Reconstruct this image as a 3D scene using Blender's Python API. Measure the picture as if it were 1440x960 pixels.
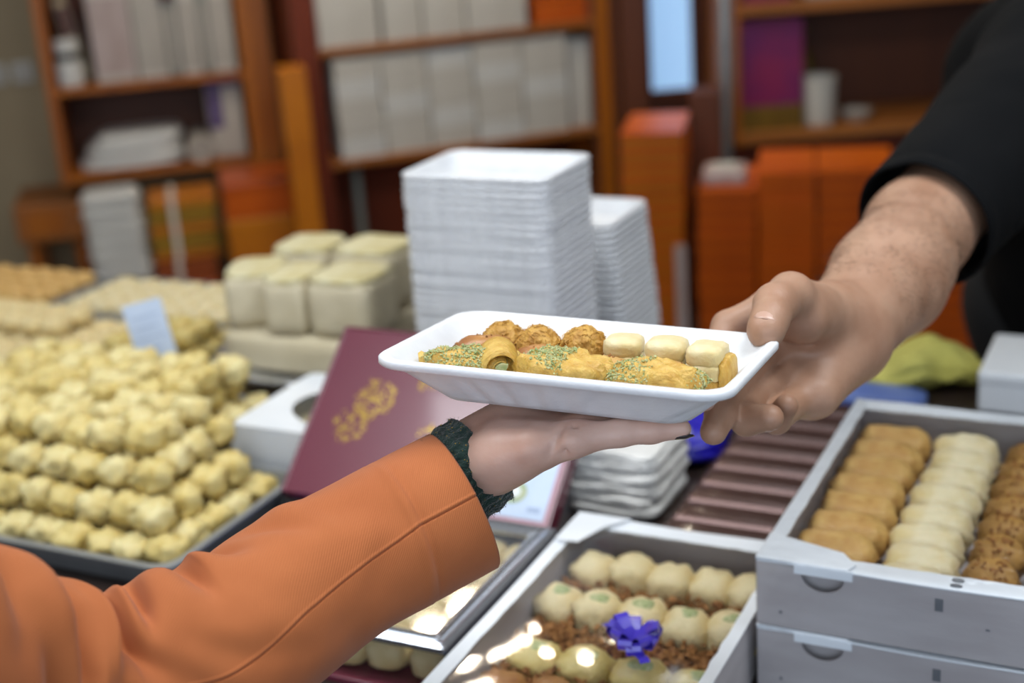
import bpy, bmesh, math, random
import numpy as np
from mathutils import Vector, Matrix, noise
PI = math.pi
rnd = random.Random(7)
scene = bpy.context.scene
for o in list(bpy.data.objects):
    bpy.data.objects.remove(o, do_unlink=True)
COL = scene.collection

# ------------------------------------------------------------------ camera
CAM_Z = 1.62
cd = bpy.data.cameras.new('camera')
cam = bpy.data.objects.new('camera', cd)
COL.objects.link(cam)
cd.lens = 50.0; cd.sensor_width = 36.0; cd.clip_start = 0.02; cd.clip_end = 60
pitch, roll = math.radians(19.0), math.radians(4.1)
cam.location = (0, 0, CAM_Z)
cam.rotation_euler = (Matrix.Rotation(PI / 2 - pitch, 3, 'X') @ Matrix.Rotation(-roll, 3, 'Z')).to_euler()
cd.dof.use_dof = True
cd.dof.focus_distance = 0.90
cd.dof.aperture_fstop = 4.0
scene.camera = cam

# ------------------------------------------------------------------ world, daylight, exposure
w = bpy.data.worlds.new('world'); scene.world = w; w.use_nodes = True
bg = w.node_tree.nodes['Background']
bg.inputs[0].default_value = (0.62, 0.76, 1.0, 1); bg.inputs[1].default_value = 0.75
def area(name, loc, target, sx, sy, power, col):
    l = bpy.data.lights.new(name, 'AREA'); l.shape = 'RECTANGLE'; l.size = sx; l.size_y = sy
    l.energy = power; l.color = col
    o = bpy.data.objects.new(name, l); COL.objects.link(o); o.location = loc
    o.rotation_euler = (Vector(target) - Vector(loc)).to_track_quat('-Z', 'Y').to_euler()
    return o
area('shopfront_daylight', (-0.6, -2.6, 2.1), (0.1, 1.2, 1.0), 4.0, 2.2, 62, (0.80, 0.91, 1.0))
scene.view_settings.view_transform = 'Standard'
scene.view_settings.look = 'None'
scene.view_settings.exposure = -0.05
scene.view_settings.gamma = 1.0
scene.view_settings.use_curve_mapping = False

# ------------------------------------------------------------------ helpers
def lin(h):
    if not isinstance(h, str): return tuple(h)
    c = [int(h[i:i + 2], 16) / 255 for i in (0, 2, 4)]
    return tuple(x / 12.92 if x <= 0.04045 else ((x + 0.055) / 1.055) ** 2.4 for x in c)

def mat(name, c1, rough=0.5, c2=None, scale=8.0, contrast=(0.35, 0.65), metal=0.0, bump=0.0, bscale=60.0,
        sss=0.0, coat=0.0, emit=0.0, spec=0.5, stretch=None, sheen=0.0, detail=4.0, trans=0.0):
    m = bpy.data.materials.new(name); m.use_nodes = True
    nt = m.node_tree; b = nt.nodes['Principled BSDF']
    c1 = lin(c1)
    b.inputs['Base Color'].default_value = (*c1, 1)
    b.inputs['Roughness'].default_value = rough
    b.inputs['Metallic'].default_value = metal
    b.inputs['Specular IOR Level'].default_value = spec
    if coat: b.inputs['Coat Weight'].default_value = coat; b.inputs['Coat Roughness'].default_value = 0.08
    if sheen: b.inputs['Sheen Weight'].default_value = sheen
    if trans: b.inputs['Transmission Weight'].default_value = trans
    if sss:
        b.inputs['Subsurface Weight'].default_value = sss
        b.inputs['Subsurface Radius'].default_value = (0.012, 0.005, 0.003)
        b.inputs['Subsurface Scale'].default_value = 0.6
    if emit:
        b.inputs['Emission Color'].default_value = (*c1, 1); b.inputs['Emission Strength'].default_value = emit
    tc = nt.nodes.new('ShaderNodeTexCoord')
    src = tc.outputs['Object']
    if stretch:
        mp = nt.nodes.new('ShaderNodeMapping'); mp.inputs['Scale'].default_value = stretch
        nt.links.new(src, mp.inputs[0]); src = mp.outputs[0]
    if c2 is not None:
        n = nt.nodes.new('ShaderNodeTexNoise'); n.inputs['Scale'].default_value = scale; n.inputs['Detail'].default_value = detail
        nt.links.new(src, n.inputs['Vector'])
        r = nt.nodes.new('ShaderNodeValToRGB')
        r.color_ramp.elements[0].position = contrast[0]; r.color_ramp.elements[0].color = (*c1, 1)
        r.color_ramp.elements[1].position = contrast[1]; r.color_ramp.elements[1].color = (*lin(c2), 1)
        nt.links.new(n.outputs[0], r.inputs[0]); nt.links.new(r.outputs[0], b.inputs['Base Color'])
    if bump:
        n2 = nt.nodes.new('ShaderNodeTexNoise'); n2.inputs['Scale'].default_value = bscale; n2.inputs['Detail'].default_value = 3
        nt.links.new(src, n2.inputs['Vector'])
        bp = nt.nodes.new('ShaderNodeBump'); bp.inputs['Strength'].default_value = bump; bp.inputs['Distance'].default_value = 0.002
        nt.links.new(n2.outputs[0], bp.inputs['Height']); nt.links.new(bp.outputs[0], b.inputs['Normal'])
    return m

def film_mat(name, tint=(1, 1, 1), gloss=0.12, rough=0.05, bump=0.0, bscale=25.0):
    """thin clear plastic film: mostly see-through with mirror-like fresnel gloss"""
    m = bpy.data.materials.new(name); m.use_nodes = True; nt = m.node_tree
    nt.nodes.remove(nt.nodes['Principled BSDF']); out = nt.nodes['Material Output']
    tr = nt.nodes.new('ShaderNodeBsdfTransparent'); tr.inputs[0].default_value = (*tint, 1)
    gl = nt.nodes.new('ShaderNodeBsdfGlossy'); gl.inputs['Roughness'].default_value = rough
    fr = nt.nodes.new('ShaderNodeLayerWeight'); fr.inputs[0].default_value = 0.5
    pw = nt.nodes.new('ShaderNodeMath'); pw.operation = 'POWER'; pw.inputs[1].default_value = 4.0
    ad = nt.nodes.new('ShaderNodeMath'); ad.operation = 'MULTIPLY_ADD'; ad.inputs[1].default_value = 0.8; ad.inputs[2].default_value = gloss
    nt.links.new(fr.outputs['Facing'], pw.inputs[0]); nt.links.new(pw.outputs[0], ad.inputs[0])
    mx = nt.nodes.new('ShaderNodeMixShader')
    nt.links.new(ad.outputs[0], mx.inputs[0])
    nt.links.new(tr.outputs[0], mx.inputs[1]); nt.links.new(gl.outputs[0], mx.inputs[2])
    nt.links.new(mx.outputs[0], out.inputs[0])
    if bump:
        tc = nt.nodes.new('ShaderNodeTexCoord')
        n = nt.nodes.new('ShaderNodeTexNoise'); n.inputs['Scale'].default_value = bscale; n.inputs['Detail'].default_value = 2
        bp = nt.nodes.new('ShaderNodeBump'); bp.inputs['Strength'].default_value = bump; bp.inputs['Distance'].default_value = 0.004
        nt.links.new(tc.outputs['Object'], n.inputs['Vector']); nt.links.new(n.outputs[0], bp.inputs['Height'])
        nt.links.new(bp.outputs[0], gl.inputs['Normal']); nt.links.new(bp.outputs[0], fr.inputs['Normal'])
    return m

def tag(o, label=None, cat=None, group=None, kind=None):
    if label: o['label'] = label
    if cat: o['category'] = cat
    if group: o['group'] = group
    if kind: o['kind'] = kind
    return o

def empty(name, loc=(0, 0, 0), rz=0.0, label=None, cat=None, group=None):
    o = bpy.data.objects.new(name, None); COL.objects.link(o)
    o.empty_display_size = 0.05
    o.location = loc; o.rotation_euler = (0, 0, rz)
    return tag(o, label, cat, group)

def link(name, me, m, parent=None, loc=(0, 0, 0), rot=(0, 0, 0), bevel=0.0, smooth=False, segs=2):
    if m is not None:
        me.materials.clear(); me.materials.append(m)
    if smooth:
        me.polygons.foreach_set('use_smooth', [True] * len(me.polygons))
    o = bpy.data.objects.new(name, me); COL.objects.link(o)
    o.parent = parent; o.location = loc; o.rotation_euler = rot
    if bevel:
        b = o.modifiers.new('bevel', 'BEVEL'); b.width = bevel; b.segments = segs; b.limit_method = 'ANGLE'
    return o

def copy_tree(o, parent=None):
    c = o.copy(); COL.objects.link(c); c.parent = parent
    for ch in list(o.children): copy_tree(ch, c)
    return c

class MB:
    """collects shapes into one mesh"""
    def __init__(s): s.v = []; s.f = []
    def add(s, v, f):
        n = len(s.v); s.v += [tuple(p) for p in v]; s.f += [tuple(i + n for i in q) for q in f]; return s
    def box(s, x0, x1, y0, y1, z0, z1, M=None):
        v = [(x0, y0, z0), (x1, y0, z0), (x1, y1, z0), (x0, y1, z0), (x0, y0, z1), (x1, y0, z1), (x1, y1, z1), (x0, y1, z1)]
        if M is not None: v = [tuple(M @ Vector(p)) for p in v]
        return s.add(v, [(3, 2, 1, 0), (4, 5, 6, 7), (0, 1, 5, 4), (1, 2, 6, 5), (2, 3, 7, 6), (3, 0, 4, 7)])
    def loft(s, rings, cap0=True, cap1=True, closed=True):
        n = len(rings[0]); v = []; f = []
        for r in rings: v += [tuple(p) for p in r]
        for i in range(len(rings) - 1):
            for j in range(n if closed else n - 1):
                a = i * n + j; b = i * n + (j + 1) % n
                f.append((a, b, b + n, a + n))
        if cap0: f.append(tuple(range(n))[::-1])
        if cap1: f.append(tuple(range((len(rings) - 1) * n, len(rings) * n)))
        return s.add(v, f)
    def lathe(s, prof, n=32, c=(0, 0, 0), cap0=True, cap1=True):
        return s.loft([[(c[0] + r * math.cos(2 * PI * j / n), c[1] + r * math.sin(2 * PI * j / n), c[2] + z) for j in range(n)] for r, z in prof], cap0, cap1)
    def tube(s, pts, r, n=8, caps=True):
        pts = [Vector(p) for p in pts]; rr = r if isinstance(r, (list, tuple)) else [r] * len(pts)
        rings = []; ref = None
        for i, p in enumerate(pts):
            d = (pts[min(i + 1, len(pts) - 1)] - pts[max(i - 1, 0)]).normalized()
            if ref is None: ref = d.orthogonal().normalized()
            ref = (ref - d * ref.dot(d)).normalized(); b = d.cross(ref)
            rings.append([p + (ref * math.cos(2 * PI * j / n) + b * math.sin(2 * PI * j / n)) * rr[i] for j in range(n)])
        return s.loft(rings, caps, caps)
    def poly_extrude(s, pts, z0, z1):
        """outline in the xy plane pushed from z0 to z1"""
        return s.loft([[(x, y, z0) for x, y in pts], [(x, y, z1) for x, y in pts]])
    def mesh(s, name):
        me = bpy.data.meshes.new(name); me.from_pydata(s.v, [], s.f); me.update(); return me
    def build(s, name, m, parent=None, loc=(0, 0, 0), rot=(0, 0, 0), bevel=0.0, smooth=False, segs=2):
        return link(name, s.mesh(name), m, parent, loc, rot, bevel, smooth, segs)

def rrect(w, d, r, n=5):
    pts = []
    for cx, cy, a0 in ((w / 2 - r, d / 2 - r, 0), (-w / 2 + r, d / 2 - r, PI / 2), (-w / 2 + r, -d / 2 + r, PI), (w / 2 - r, -d / 2 + r, 1.5 * PI)):
        for i in range(n + 1):
            a = a0 + PI / 2 * i / n
            pts.append((cx + r * math.cos(a), cy + r * math.sin(a)))
    return pts

def blob_mesh(name, size, power=2.0, sub=3, nz=0.0, nscale=1.0, seed=0, fn=None):
    """superellipsoid with noise lumps; size is the full extents, origin at the bottom centre"""
    bm = bmesh.new(); bmesh.ops.create_icosphere(bm, subdivisions=sub, radius=1.0)
    off = Vector((seed * 7.3, seed * 3.1, seed * 1.7))
    for v in bm.verts:
        p = v.co.normalized()
        k = (abs(p.x) ** power + abs(p.y) ** power + abs(p.z) ** power) ** (-1 / power)
        q = p * k
        if nz: q = q * (1 + nz * (noise.noise(p * nscale + off) + 0.5 * noise.noise(p * nscale * 2.3 + off)))
        q = Vector((q.x * size[0] / 2, q.y * size[1] / 2, q.z * size[2] / 2 + size[2] / 2))
        if fn: q = fn(q, p)
        v.co = q
    zmin = min(v.co.z for v in bm.verts)
    for v in bm.verts: v.co.z -= zmin
    me = bpy.data.meshes.new(name); bm.to_mesh(me); bm.free()
    me.polygons.foreach_set('use_smooth', [True] * len(me.polygons))
    return me

# ---- signed distance field bodies (smooth continuous surfaces), meshed with surface nets
class Field:
    def __init__(s, lo, hi, res):
        s.lo = np.array(lo, float); s.res = res
        s.n = np.ceil((np.array(hi) - s.lo) / res).astype(int) + 1
        s.ax = [s.lo[i] + res * np.arange(s.n[i]) for i in range(3)]
        s.d = np.full(tuple(s.n), 1.0, np.float32)
    def _sub(s, lo, hi):
        i0 = np.maximum(np.floor((lo - s.lo) / s.res).astype(int), 0); i1 = np.minimum(np.ceil((hi - s.lo) / s.res).astype(int) + 1, s.n)
        if np.any(i1 <= i0): return None, None
        sl = tuple(slice(a, b) for a, b in zip(i0, i1))
        P = [s.ax[0][sl[0]][:, None, None], s.ax[1][sl[1]][None, :, None], s.ax[2][sl[2]][None, None, :]]
        return sl, P
    def _dist(s, pr, P):
        if pr[0] == 'c':
            a = np.array(pr[1], float); b = np.array(pr[2], float); ra, rb = pr[3], pr[4]; ba = b - a; L = ba @ ba + 1e-12
            t = np.clip(((P[0] - a[0]) * ba[0] + (P[1] - a[1]) * ba[1] + (P[2] - a[2]) * ba[2]) / L, 0, 1)
            return np.sqrt((P[0] - a[0] - t * ba[0]) ** 2 + (P[1] - a[1] - t * ba[1]) ** 2 + (P[2] - a[2] - t * ba[2]) ** 2) - (ra + (rb - ra) * t)
        c = np.array(pr[1], float); rad = np.array(pr[2], float); M = np.array(pr[3]) if len(pr) > 3 and pr[3] is not None else np.eye(3)
        X = [P[i] - c[i] for i in range(3)]
        Q = [(X[0] * M[0][k] + X[1] * M[1][k] + X[2] * M[2][k]) / rad[k] for k in range(3)]
        k0 = np.sqrt(Q[0] ** 2 + Q[1] ** 2 + Q[2] ** 2); k1 = np.sqrt((Q[0] / rad[0]) ** 2 + (Q[1] / rad[1]) ** 2 + (Q[2] / rad[2]) ** 2) + 1e-9
        return k0 * (k0 - 1) / k1
    def bounds(s, pr, m):
        if pr[0] == 'c':
            a = np.array(pr[1]); b = np.array(pr[2]); r = max(pr[3], pr[4]) + m
            return np.minimum(a, b) - r, np.maximum(a, b) + r
        r = max(pr[2]) + m; return np.array(pr[1]) - r, np.array(pr[1]) + r
    def union(s, pr, k):
        sl, P = s._sub(*s.bounds(pr, k + 3 * s.res))
        if sl is None: return
        b = s._dist(pr, P); a = s.d[sl]
        h = np.clip(k - np.abs(a - b), 0, None) / max(k, 1e-6)
        s.d[sl] = np.minimum(a, b) - h * h * k * 0.25
    def carve(s, pr, k):
        sl, P = s._sub(*s.bounds(pr, k + 3 * s.res))
        if sl is None: return
        b = -s._dist(pr, P); a = s.d[sl]
        h = np.clip(k - np.abs(a - b), 0, None) / max(k, 1e-6)
        s.d[sl] = np.maximum(a, b) + h * h * k * 0.25
    def merge(s, other):
        if other.d.shape == s.d.shape: s.d = np.minimum(s.d, other.d)
        else: s.d[other.sl] = np.minimum(s.d[other.sl], other.d)
    def block(s, lo, hi):
        f = Field.__new__(Field); sl, _ = s._sub(np.array(lo), np.array(hi)); f.sl = sl; f.res = s.res
        f.lo = np.array([s.ax[i][sl[i].start] for i in range(3)]); f.ax = [s.ax[i][sl[i]] for i in range(3)]
        f.d = s.d[sl].copy(); f.n = np.array(f.d.shape); return f
    def like(s):
        f = Field.__new__(Field); f.lo = s.lo; f.res = s.res; f.n = s.n; f.ax = s.ax; f.d = s.d.copy(); return f
    def plane(s, p, n):
        """keep the half space on the side away from n"""
        q = (s.ax[0][:, None, None] - p[0]) * n[0] + (s.ax[1][None, :, None] - p[1]) * n[1] + (s.ax[2][None, None, :] - p[2]) * n[2]
        s.d = np.maximum(s.d, q.astype(np.float32))
    def mesh(s, name, smooth=1):
        d = s.d; sg = d < 0
        nx, ny, nz = d.shape
        cnt = np.zeros((nx - 1, ny - 1, nz - 1), np.int8)
        for a in (0, 1):
            for b in (0, 1):
                for c in (0, 1): cnt += sg[a:nx - 1 + a, b:ny - 1 + b, c:nz - 1 + c]
        I, J, K = np.nonzero((cnt > 0) & (cnt < 8))
        idx = np.full(cnt.shape, -1, np.int64); idx[I, J, K] = np.arange(len(I))
        acc = np.zeros((len(I), 3)); num = np.zeros(len(I))
        cor = [(a, b, c) for a in (0, 1) for b in (0, 1) for c in (0, 1)]
        for p in cor:
            for ax in range(3):
                if p[ax]: continue
                q = list(p); q[ax] = 1
                da = d[I + p[0], J + p[1], K + p[2]]; db = d[I + q[0], J + q[1], K + q[2]]
                ok = (da < 0) != (db < 0)
                t = np.where(ok, da / np.where(ok, da - db, 1), 0)
                pt = np.array(p, float)[None, :].repeat(len(I), 0); pt[:, ax] += t
                acc += pt * ok[:, None]; num += ok
        V = s.lo + s.res * (np.stack([I, J, K], 1) + acc / np.maximum(num, 1)[:, None])
        quads = []
        for ax in range(3):
            u, w_ = [(1, 2), (2, 0), (0, 1)][ax]
            A = np.moveaxis(sg, ax, 0)
            x = np.argwhere(sg.take(range(d.shape[ax] - 1), ax) != sg.take(range(1, d.shape[ax]), ax))
            x = x[(x[:, u] > 0) & (x[:, w_] > 0) & (x[:, u] < d.shape[u] - 1) & (x[:, w_] < d.shape[w_] - 1)]
            flip = sg[x[:, 0], x[:, 1], x[:, 2]]
            def g(du, dw):
                y = x.copy(); y[:, u] -= du; y[:, w_] -= dw
                return idx[y[:, 0], y[:, 1], y[:, 2]]
            q = np.stack([g(1, 1), g(0, 1), g(0, 0), g(1, 0)], 1)
            q[~flip] = q[~flip][:, ::-1]
            quads.append(q)
        Q = np.concatenate(quads); Q = Q[(Q >= 0).all(1)]
        for _ in range(smooth):
            E0 = np.concatenate([Q[:, 0], Q[:, 1], Q[:, 2], Q[:, 3], Q[:, 1], Q[:, 2], Q[:, 3], Q[:, 0]])
            E1 = np.concatenate([Q[:, 1], Q[:, 2], Q[:, 3], Q[:, 0], Q[:, 0], Q[:, 1], Q[:, 2], Q[:, 3]])
            N = np.bincount(E0, minlength=len(V))
            S = np.stack([np.bincount(E0, weights=V[E1, c], minlength=len(V)) for c in range(3)], 1)
            V = 0.5 * V + 0.5 * S / np.maximum(N, 1)[:, None]
        me = bpy.data.meshes.new(name)
        me.vertices.add(len(V)); me.vertices.foreach_set('co', V.astype(np.float32).ravel())
        me.loops.add(Q.size); me.loops.foreach_set('vertex_index', Q.astype(np.int32).ravel())
        me.polygons.add(len(Q)); me.polygons.foreach_set('loop_start', np.arange(0, Q.size, 4, dtype=np.int32))
        me.polygons.foreach_set('use_smooth', np.ones(len(Q), bool))
        me.update(calc_edges=True); me.validate()
        return me

# frame of the counter: u runs along it, v away from the customers
CA = math.radians(-27.0)
U = Vector((math.cos(CA), math.sin(CA), 0)); V_ = Vector((-math.sin(CA), math.cos(CA), 0))
CT = 0.97                                                   # counter top height
def cf(u, v, z=CT): return U * u + V_ * v + Vector((0, 0, z))

# ------------------------------------------------------------------ materials
M = {}
M['wall'] = mat('wall_paint', 'ab997a', 0.8, '9a896c', 1.5, bump=0.1)
M['ceiling'] = mat('ceiling_paint', 'b9b2a6', 0.9, 'aea79b', 2.0)
M['floor'] = mat('floor_tile', '7b7066', 0.4, '6a6058', 3.0)
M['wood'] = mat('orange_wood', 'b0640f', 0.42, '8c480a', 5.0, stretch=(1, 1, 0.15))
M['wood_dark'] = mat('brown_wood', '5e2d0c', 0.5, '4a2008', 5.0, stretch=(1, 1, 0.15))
M['wood_red'] = mat('reddish_wood', '762b06', 0.5, '5c1f04', 4.0, stretch=(1, 1, 0.2))
M['board'] = mat('shelf_edge_wood', 'a8662a', 0.45, '8d5220', 6.0, stretch=(0.2, 1, 1))
M['carton'] = mat('orange_carton', 'd0620e', 0.35, 'bc520a', 3.0)
M['carton2'] = mat('orange_carton_dark', 'be540c', 0.35, 'a8460a', 3.0)
M['carton_y'] = mat('amber_carton', 'c8780c', 0.4, 'b5660a', 3.0)
M['paper'] = mat('white_paper', 'c9c6be', 0.6, 'bdb9b0', 5.0)
M['paper2'] = mat('grey_paper', 'b5aea4', 0.6, 'a9a298', 5.0)
M['plastic_w'] = mat('white_plastic', 'd6d6d2', 0.35, 'cacac6', 6.0)
M['foam'] = mat('white_foam', 'e4e6e9', 0.45, 'dcdee2', 40.0, bump=0.12, bscale=400, sss=0.0)
M['card_w'] = mat('white_cardboard', 'e4e8ec', 0.45, 'd8dde3', 9.0, bump=0.1, bscale=90)
M['card_g'] = mat('grey_cardboard', 'b2acac', 0.6, 'a39c9c', 9.0, bump=0.15, bscale=120, stretch=(1, 1, 4))
M['steel'] = mat('tray_steel', '9a9d9f', 0.35, '8c8f91', 12.0, metal=0.45)
M['silver'] = mat('silver_board', 'c9ccd2', 0.22, 'babfc8', 10.0, metal=0.85)
M['black'] = mat('black_plastic', '17140f', 0.5, '1f1a14', 5.0)
M['counter'] = mat('dark_counter_top', '2e2420', 0.3, '3a2e28', 4.0)
M['counter_side'] = mat('counter_side_wood', '54300f', 0.5, '3f220a', 4.0)
M['maroon'] = mat('maroon_glossy_board', '6e2a3c', 0.3, '66263a', 5.0, coat=0.5)
M['maroon_d'] = mat('dark_maroon_board', '4a1620', 0.3, '3f131c', 5.0)
M['gold'] = mat('gold_foil', 'c0a04a', 0.35, 'a8873a', 30.0, metal=0.6)
M['film'] = film_mat('clear_film', (0.97, 0.98, 1.0), 0.05, 0.05, 0.12, 14)
M['film_flat'] = film_mat('clear_window', (0.97, 0.98, 1.0), 0.05, 0.04)
M['wrap'] = film_mat('shrink_wrap', (0.98, 0.99, 1.0), 0.05, 0.15, 0.45, 35)
M['blue'] = mat('blue_plastic', '1c14b4', 0.3, '150e98', 8.0)
M['blue_l'] = mat('pale_blue_film', '5f78bb', 0.35, '4f68ab', 8.0)
M['purple_rib'] = mat('purple_ribbon', '5c4cd2', 0.16, '4638bc', 20.0, coat=0.4)
M['yellow'] = mat('yellow_cloth', 'c4be66', 0.9, 'b4ad54', 14.0, bump=0.4, bscale=300)
M['ink'] = mat('grey_ink', '5f6166', 0.7, '6c6e72', 60.0)
M['ink_blue'] = mat('pale_blue_ink', 'a9bad6', 0.6, 'a0b2d0', 60.0)
M['ink_green'] = mat('green_emblem_ink', '9db08c', 0.6, 'b7bd98', 60.0)
M['copper'] = mat('copper_foil_board', '5c4038', 0.25, '4c3430', 6.0, metal=0.4)
M['film_soft'] = film_mat('soft_film', (0.98, 0.98, 1.0), 0.05, 0.12)
# sweets
M['cream'] = mat('pale_yellow_sweet', 'd4c17e', 0.55, 'c2a656', 35.0, bump=0.5, bscale=220, sss=0.1)
M['cream2'] = mat('cream_sweet', 'e2d0a0', 0.55, 'd4bb80', 35.0, bump=0.5, bscale=220, sss=0.1)
M['pile1'] = mat('pale_yellow_sweet_a', 'd9c684', 0.55, 'c6aa58', 40.0, bump=0.6, bscale=220, sss=0.1)
M['pile2'] = mat('pale_yellow_sweet_b', 'e0d29a', 0.55, 'cfb76e', 40.0, bump=0.6, bscale=220, sss=0.1)
M['bag_paper'] = mat('crumpled_white_paper', 'e6e5e2', 0.6, 'd9d8d4', 30.0, bump=0.5, bscale=60)
M['phyllo'] = mat('golden_phyllo', 'd8b45e', 0.42, 'c0943c', 70.0, bump=0.9, bscale=240, sss=0.12, stretch=(1, 2.5, 1))
M['phyllo_d'] = mat('toasted_phyllo', 'd2ab66', 0.5, 'b98a48', 55.0, bump=0.7, bscale=200, sss=0.05)
M['kadaif'] = mat('golden_kadaif', 'cda04c', 0.5, 'b07e30', 120.0, bump=1.0, bscale=350, sss=0.05)
M['white_pastry'] = mat('pale_pastry', 'e2d6b2', 0.55, 'd2bd84', 40.0, bump=0.4, bscale=220, sss=0.1)
M['fried'] = mat('red_brown_fried_pastry', 'b07c44', 0.38, '945c30', 50.0, bump=0.3, bscale=150, sss=0.08)
M['pistachio'] = mat('ground_pistachio', '98a66c', 0.85, 'bcbc8c', 260.0, (0.4, 0.6))
M['nut'] = mat('chopped_nuts', 'a8743c', 0.7, '7a4c22', 160.0, (0.4, 0.6))
M['halva'] = mat('pale_halva', 'cfc4a8', 0.7, 'c2b698', 14.0, bump=0.3, bscale=120)
M['halva_top'] = mat('halva_top', 'd8d0ac', 0.75, 'c8ba86', 40.0, bump=0.5, bscale=160)
M['choc'] = mat('brown_nut_biscuit', 'b08442', 0.6, '86602c', 45.0, bump=0.8, bscale=200)
# people
M['skin_m'] = mat('tan_skin', 'b08a72', 0.5, '9c745c', 25.0, bump=0.12, bscale=320, sss=0.12)
M['skin_w'] = mat('light_skin', 'd0ac9c', 0.45, 'c49a88', 30.0, bump=0.08, bscale=380, sss=0.15)
M['nail'] = mat('fingernail', 'c4a08e', 0.3, 'ba9482', 30.0, coat=0.2)
M['knit'] = mat('dark_green_knit', '0c211c', 0.9, '16352c', 90.0, bump=1.0, bscale=500, sheen=0.3)
M['nail_dark'] = mat('dark_nail_polish', '1d181a', 0.15, '241e20', 30.0, coat=0.6)
M['tshirt'] = mat('black_jersey', '08090b', 0.9, '060709', 20.0, bump=0.2, bscale=500, spec=0.15)
M['trousers'] = mat('dark_trousers', '101114', 0.9, '0c0d10', 20.0)
M['hair'] = mat('dark_hair', '1c130d', 0.5, '2a1c12', 60.0, stretch=(1, 1, 0.1))

def jacket_mat():
    m = bpy.data.materials.new('orange_twill'); m.use_nodes = True; nt = m.node_tree; b = nt.nodes['Principled BSDF']
    b.inputs['Roughness'].default_value = 0.8; b.inputs['Specular IOR Level'].default_value = 0.25; b.inputs['Sheen Weight'].default_value = 0.12
    tc = nt.nodes.new('ShaderNodeTexCoord'); n = nt.nodes.new('ShaderNodeTexNoise'); n.inputs['Scale'].default_value = 14; n.inputs['Detail'].default_value = 5
    nt.links.new(tc.outputs['Object'], n.inputs['Vector'])
    r = nt.nodes.new('ShaderNodeValToRGB'); r.color_ramp.elements[0].position = 0.35; r.color_ramp.elements[1].position = 0.65
    r.color_ramp.elements[0].color = (*lin('ab6034'), 1); r.color_ramp.elements[1].color = (*lin('b4683a'), 1)
    nt.links.new(n.outputs[0], r.inputs[0])
    wv = nt.nodes.new('ShaderNodeTexWave'); wv.wave_type = 'BANDS'; wv.bands_direction = 'DIAGONAL'; wv.inputs['Scale'].default_value = 300; wv.inputs['Distortion'].default_value = 0.6; wv.inputs['Detail'].default_value = 1
    nt.links.new(tc.outputs['UV'], wv.inputs['Vector'])
    mx = nt.nodes.new('ShaderNodeMix'); mx.data_type = 'RGBA'; mx.blend_type = 'MULTIPLY'; mx.inputs[0].default_value = 0.10
    nt.links.new(r.outputs[0], mx.inputs[6]); nt.links.new(wv.outputs[0], mx.inputs[7]); nt.links.new(mx.outputs[2], b.inputs['Base Color'])
    bp = nt.nodes.new('ShaderNodeBump'); bp.inputs['Strength'].default_value = 0.25; bp.inputs['Distance'].default_value = 0.0006
    nt.links.new(wv.outputs[1], bp.inputs['Height']); nt.links.new(bp.outputs[0], b.inputs['Normal'])
    return m
M['jacket'] = jacket_mat()

# ------------------------------------------------------------------ the room
class Frame:
    """a vertical front plane: s along it, d behind it, z up"""
    def __init__(f, o, yaw):
        f.o = Vector((o[0], o[1], 0)); f.a = math.radians(yaw)
        f.t = Vector((math.cos(f.a), math.sin(f.a), 0)); f.n = Vector((-math.sin(f.a), math.cos(f.a), 0))
    def p(f, s, d, z): return f.o + f.t * s + f.n * d + Vector((0, 0, z))
    def box(f, name, m, s0, s1, z0, z1, d0=0.0, d1=0.3, parent=None, bevel=0.002, rz=0.0):
        o = MB().box(-(s1 - s0) / 2, (s1 - s0) / 2, -(d1 - d0) / 2, (d1 - d0) / 2, 0, z1 - z0).build(
            name, m, None, f.p((s0 + s1) / 2, (d0 + d1) / 2, z0), (0, 0, f.a + rz), bevel)
        if parent is not None: put(o, parent)
        return o
def put(o, parent):
    """parent an unparented object keeping its place in the world"""
    mw = o.matrix_basis.copy(); o.parent = parent
    pm = parent.matrix_basis.copy()
    if parent.parent is not None: pm = parent.parent.matrix_basis @ pm
    o.matrix_basis = pm.inverted() @ mw
    return o
FC = Frame((-0.5087, 4.5568, 1.0319), 18); FL = Frame((-1.3333, 4.6242, 0.9972), 12); FRT = Frame((0.7536, 4.4502, 0.7224), 3); FK = Frame((0.4467, 3.4836, 0.5412), -12)

def struct(name, mb, m, **k): return tag(mb.build(name, m, **k), kind='structure')
struct('floor', MB().box(-3.2, 3.4, -3.0, 6.2, -0.05, 0.0), M['floor'])
struct('ceiling', MB().box(-3.2, 3.4, -1.2, 6.2, 2.75, 2.8), M['ceiling'])
wl = Frame((-1.41, 5.02, 0), 13.3)
tag(wl.box('wall_back', M['wall'], -1.85, 2.05, 0.0, 2.75, 0.0, 0.08, bevel=0), kind='structure')
tag(FRT.box('wall_right_back', M['wall_r'] if 'wall_r' in M else M['wood_dark'], -0.40, 2.6, 0.0, 2.75, 0.42, 0.50, bevel=0), kind='structure')
struct('wall_left', MB().box(-3.2, -3.12, -1.2, 5.4, 0, 2.75), M['wall'])
struct('wall_right', MB().box(3.32, 3.4, -1.2, 5.4, 0, 2.75), M['wall'])

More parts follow.
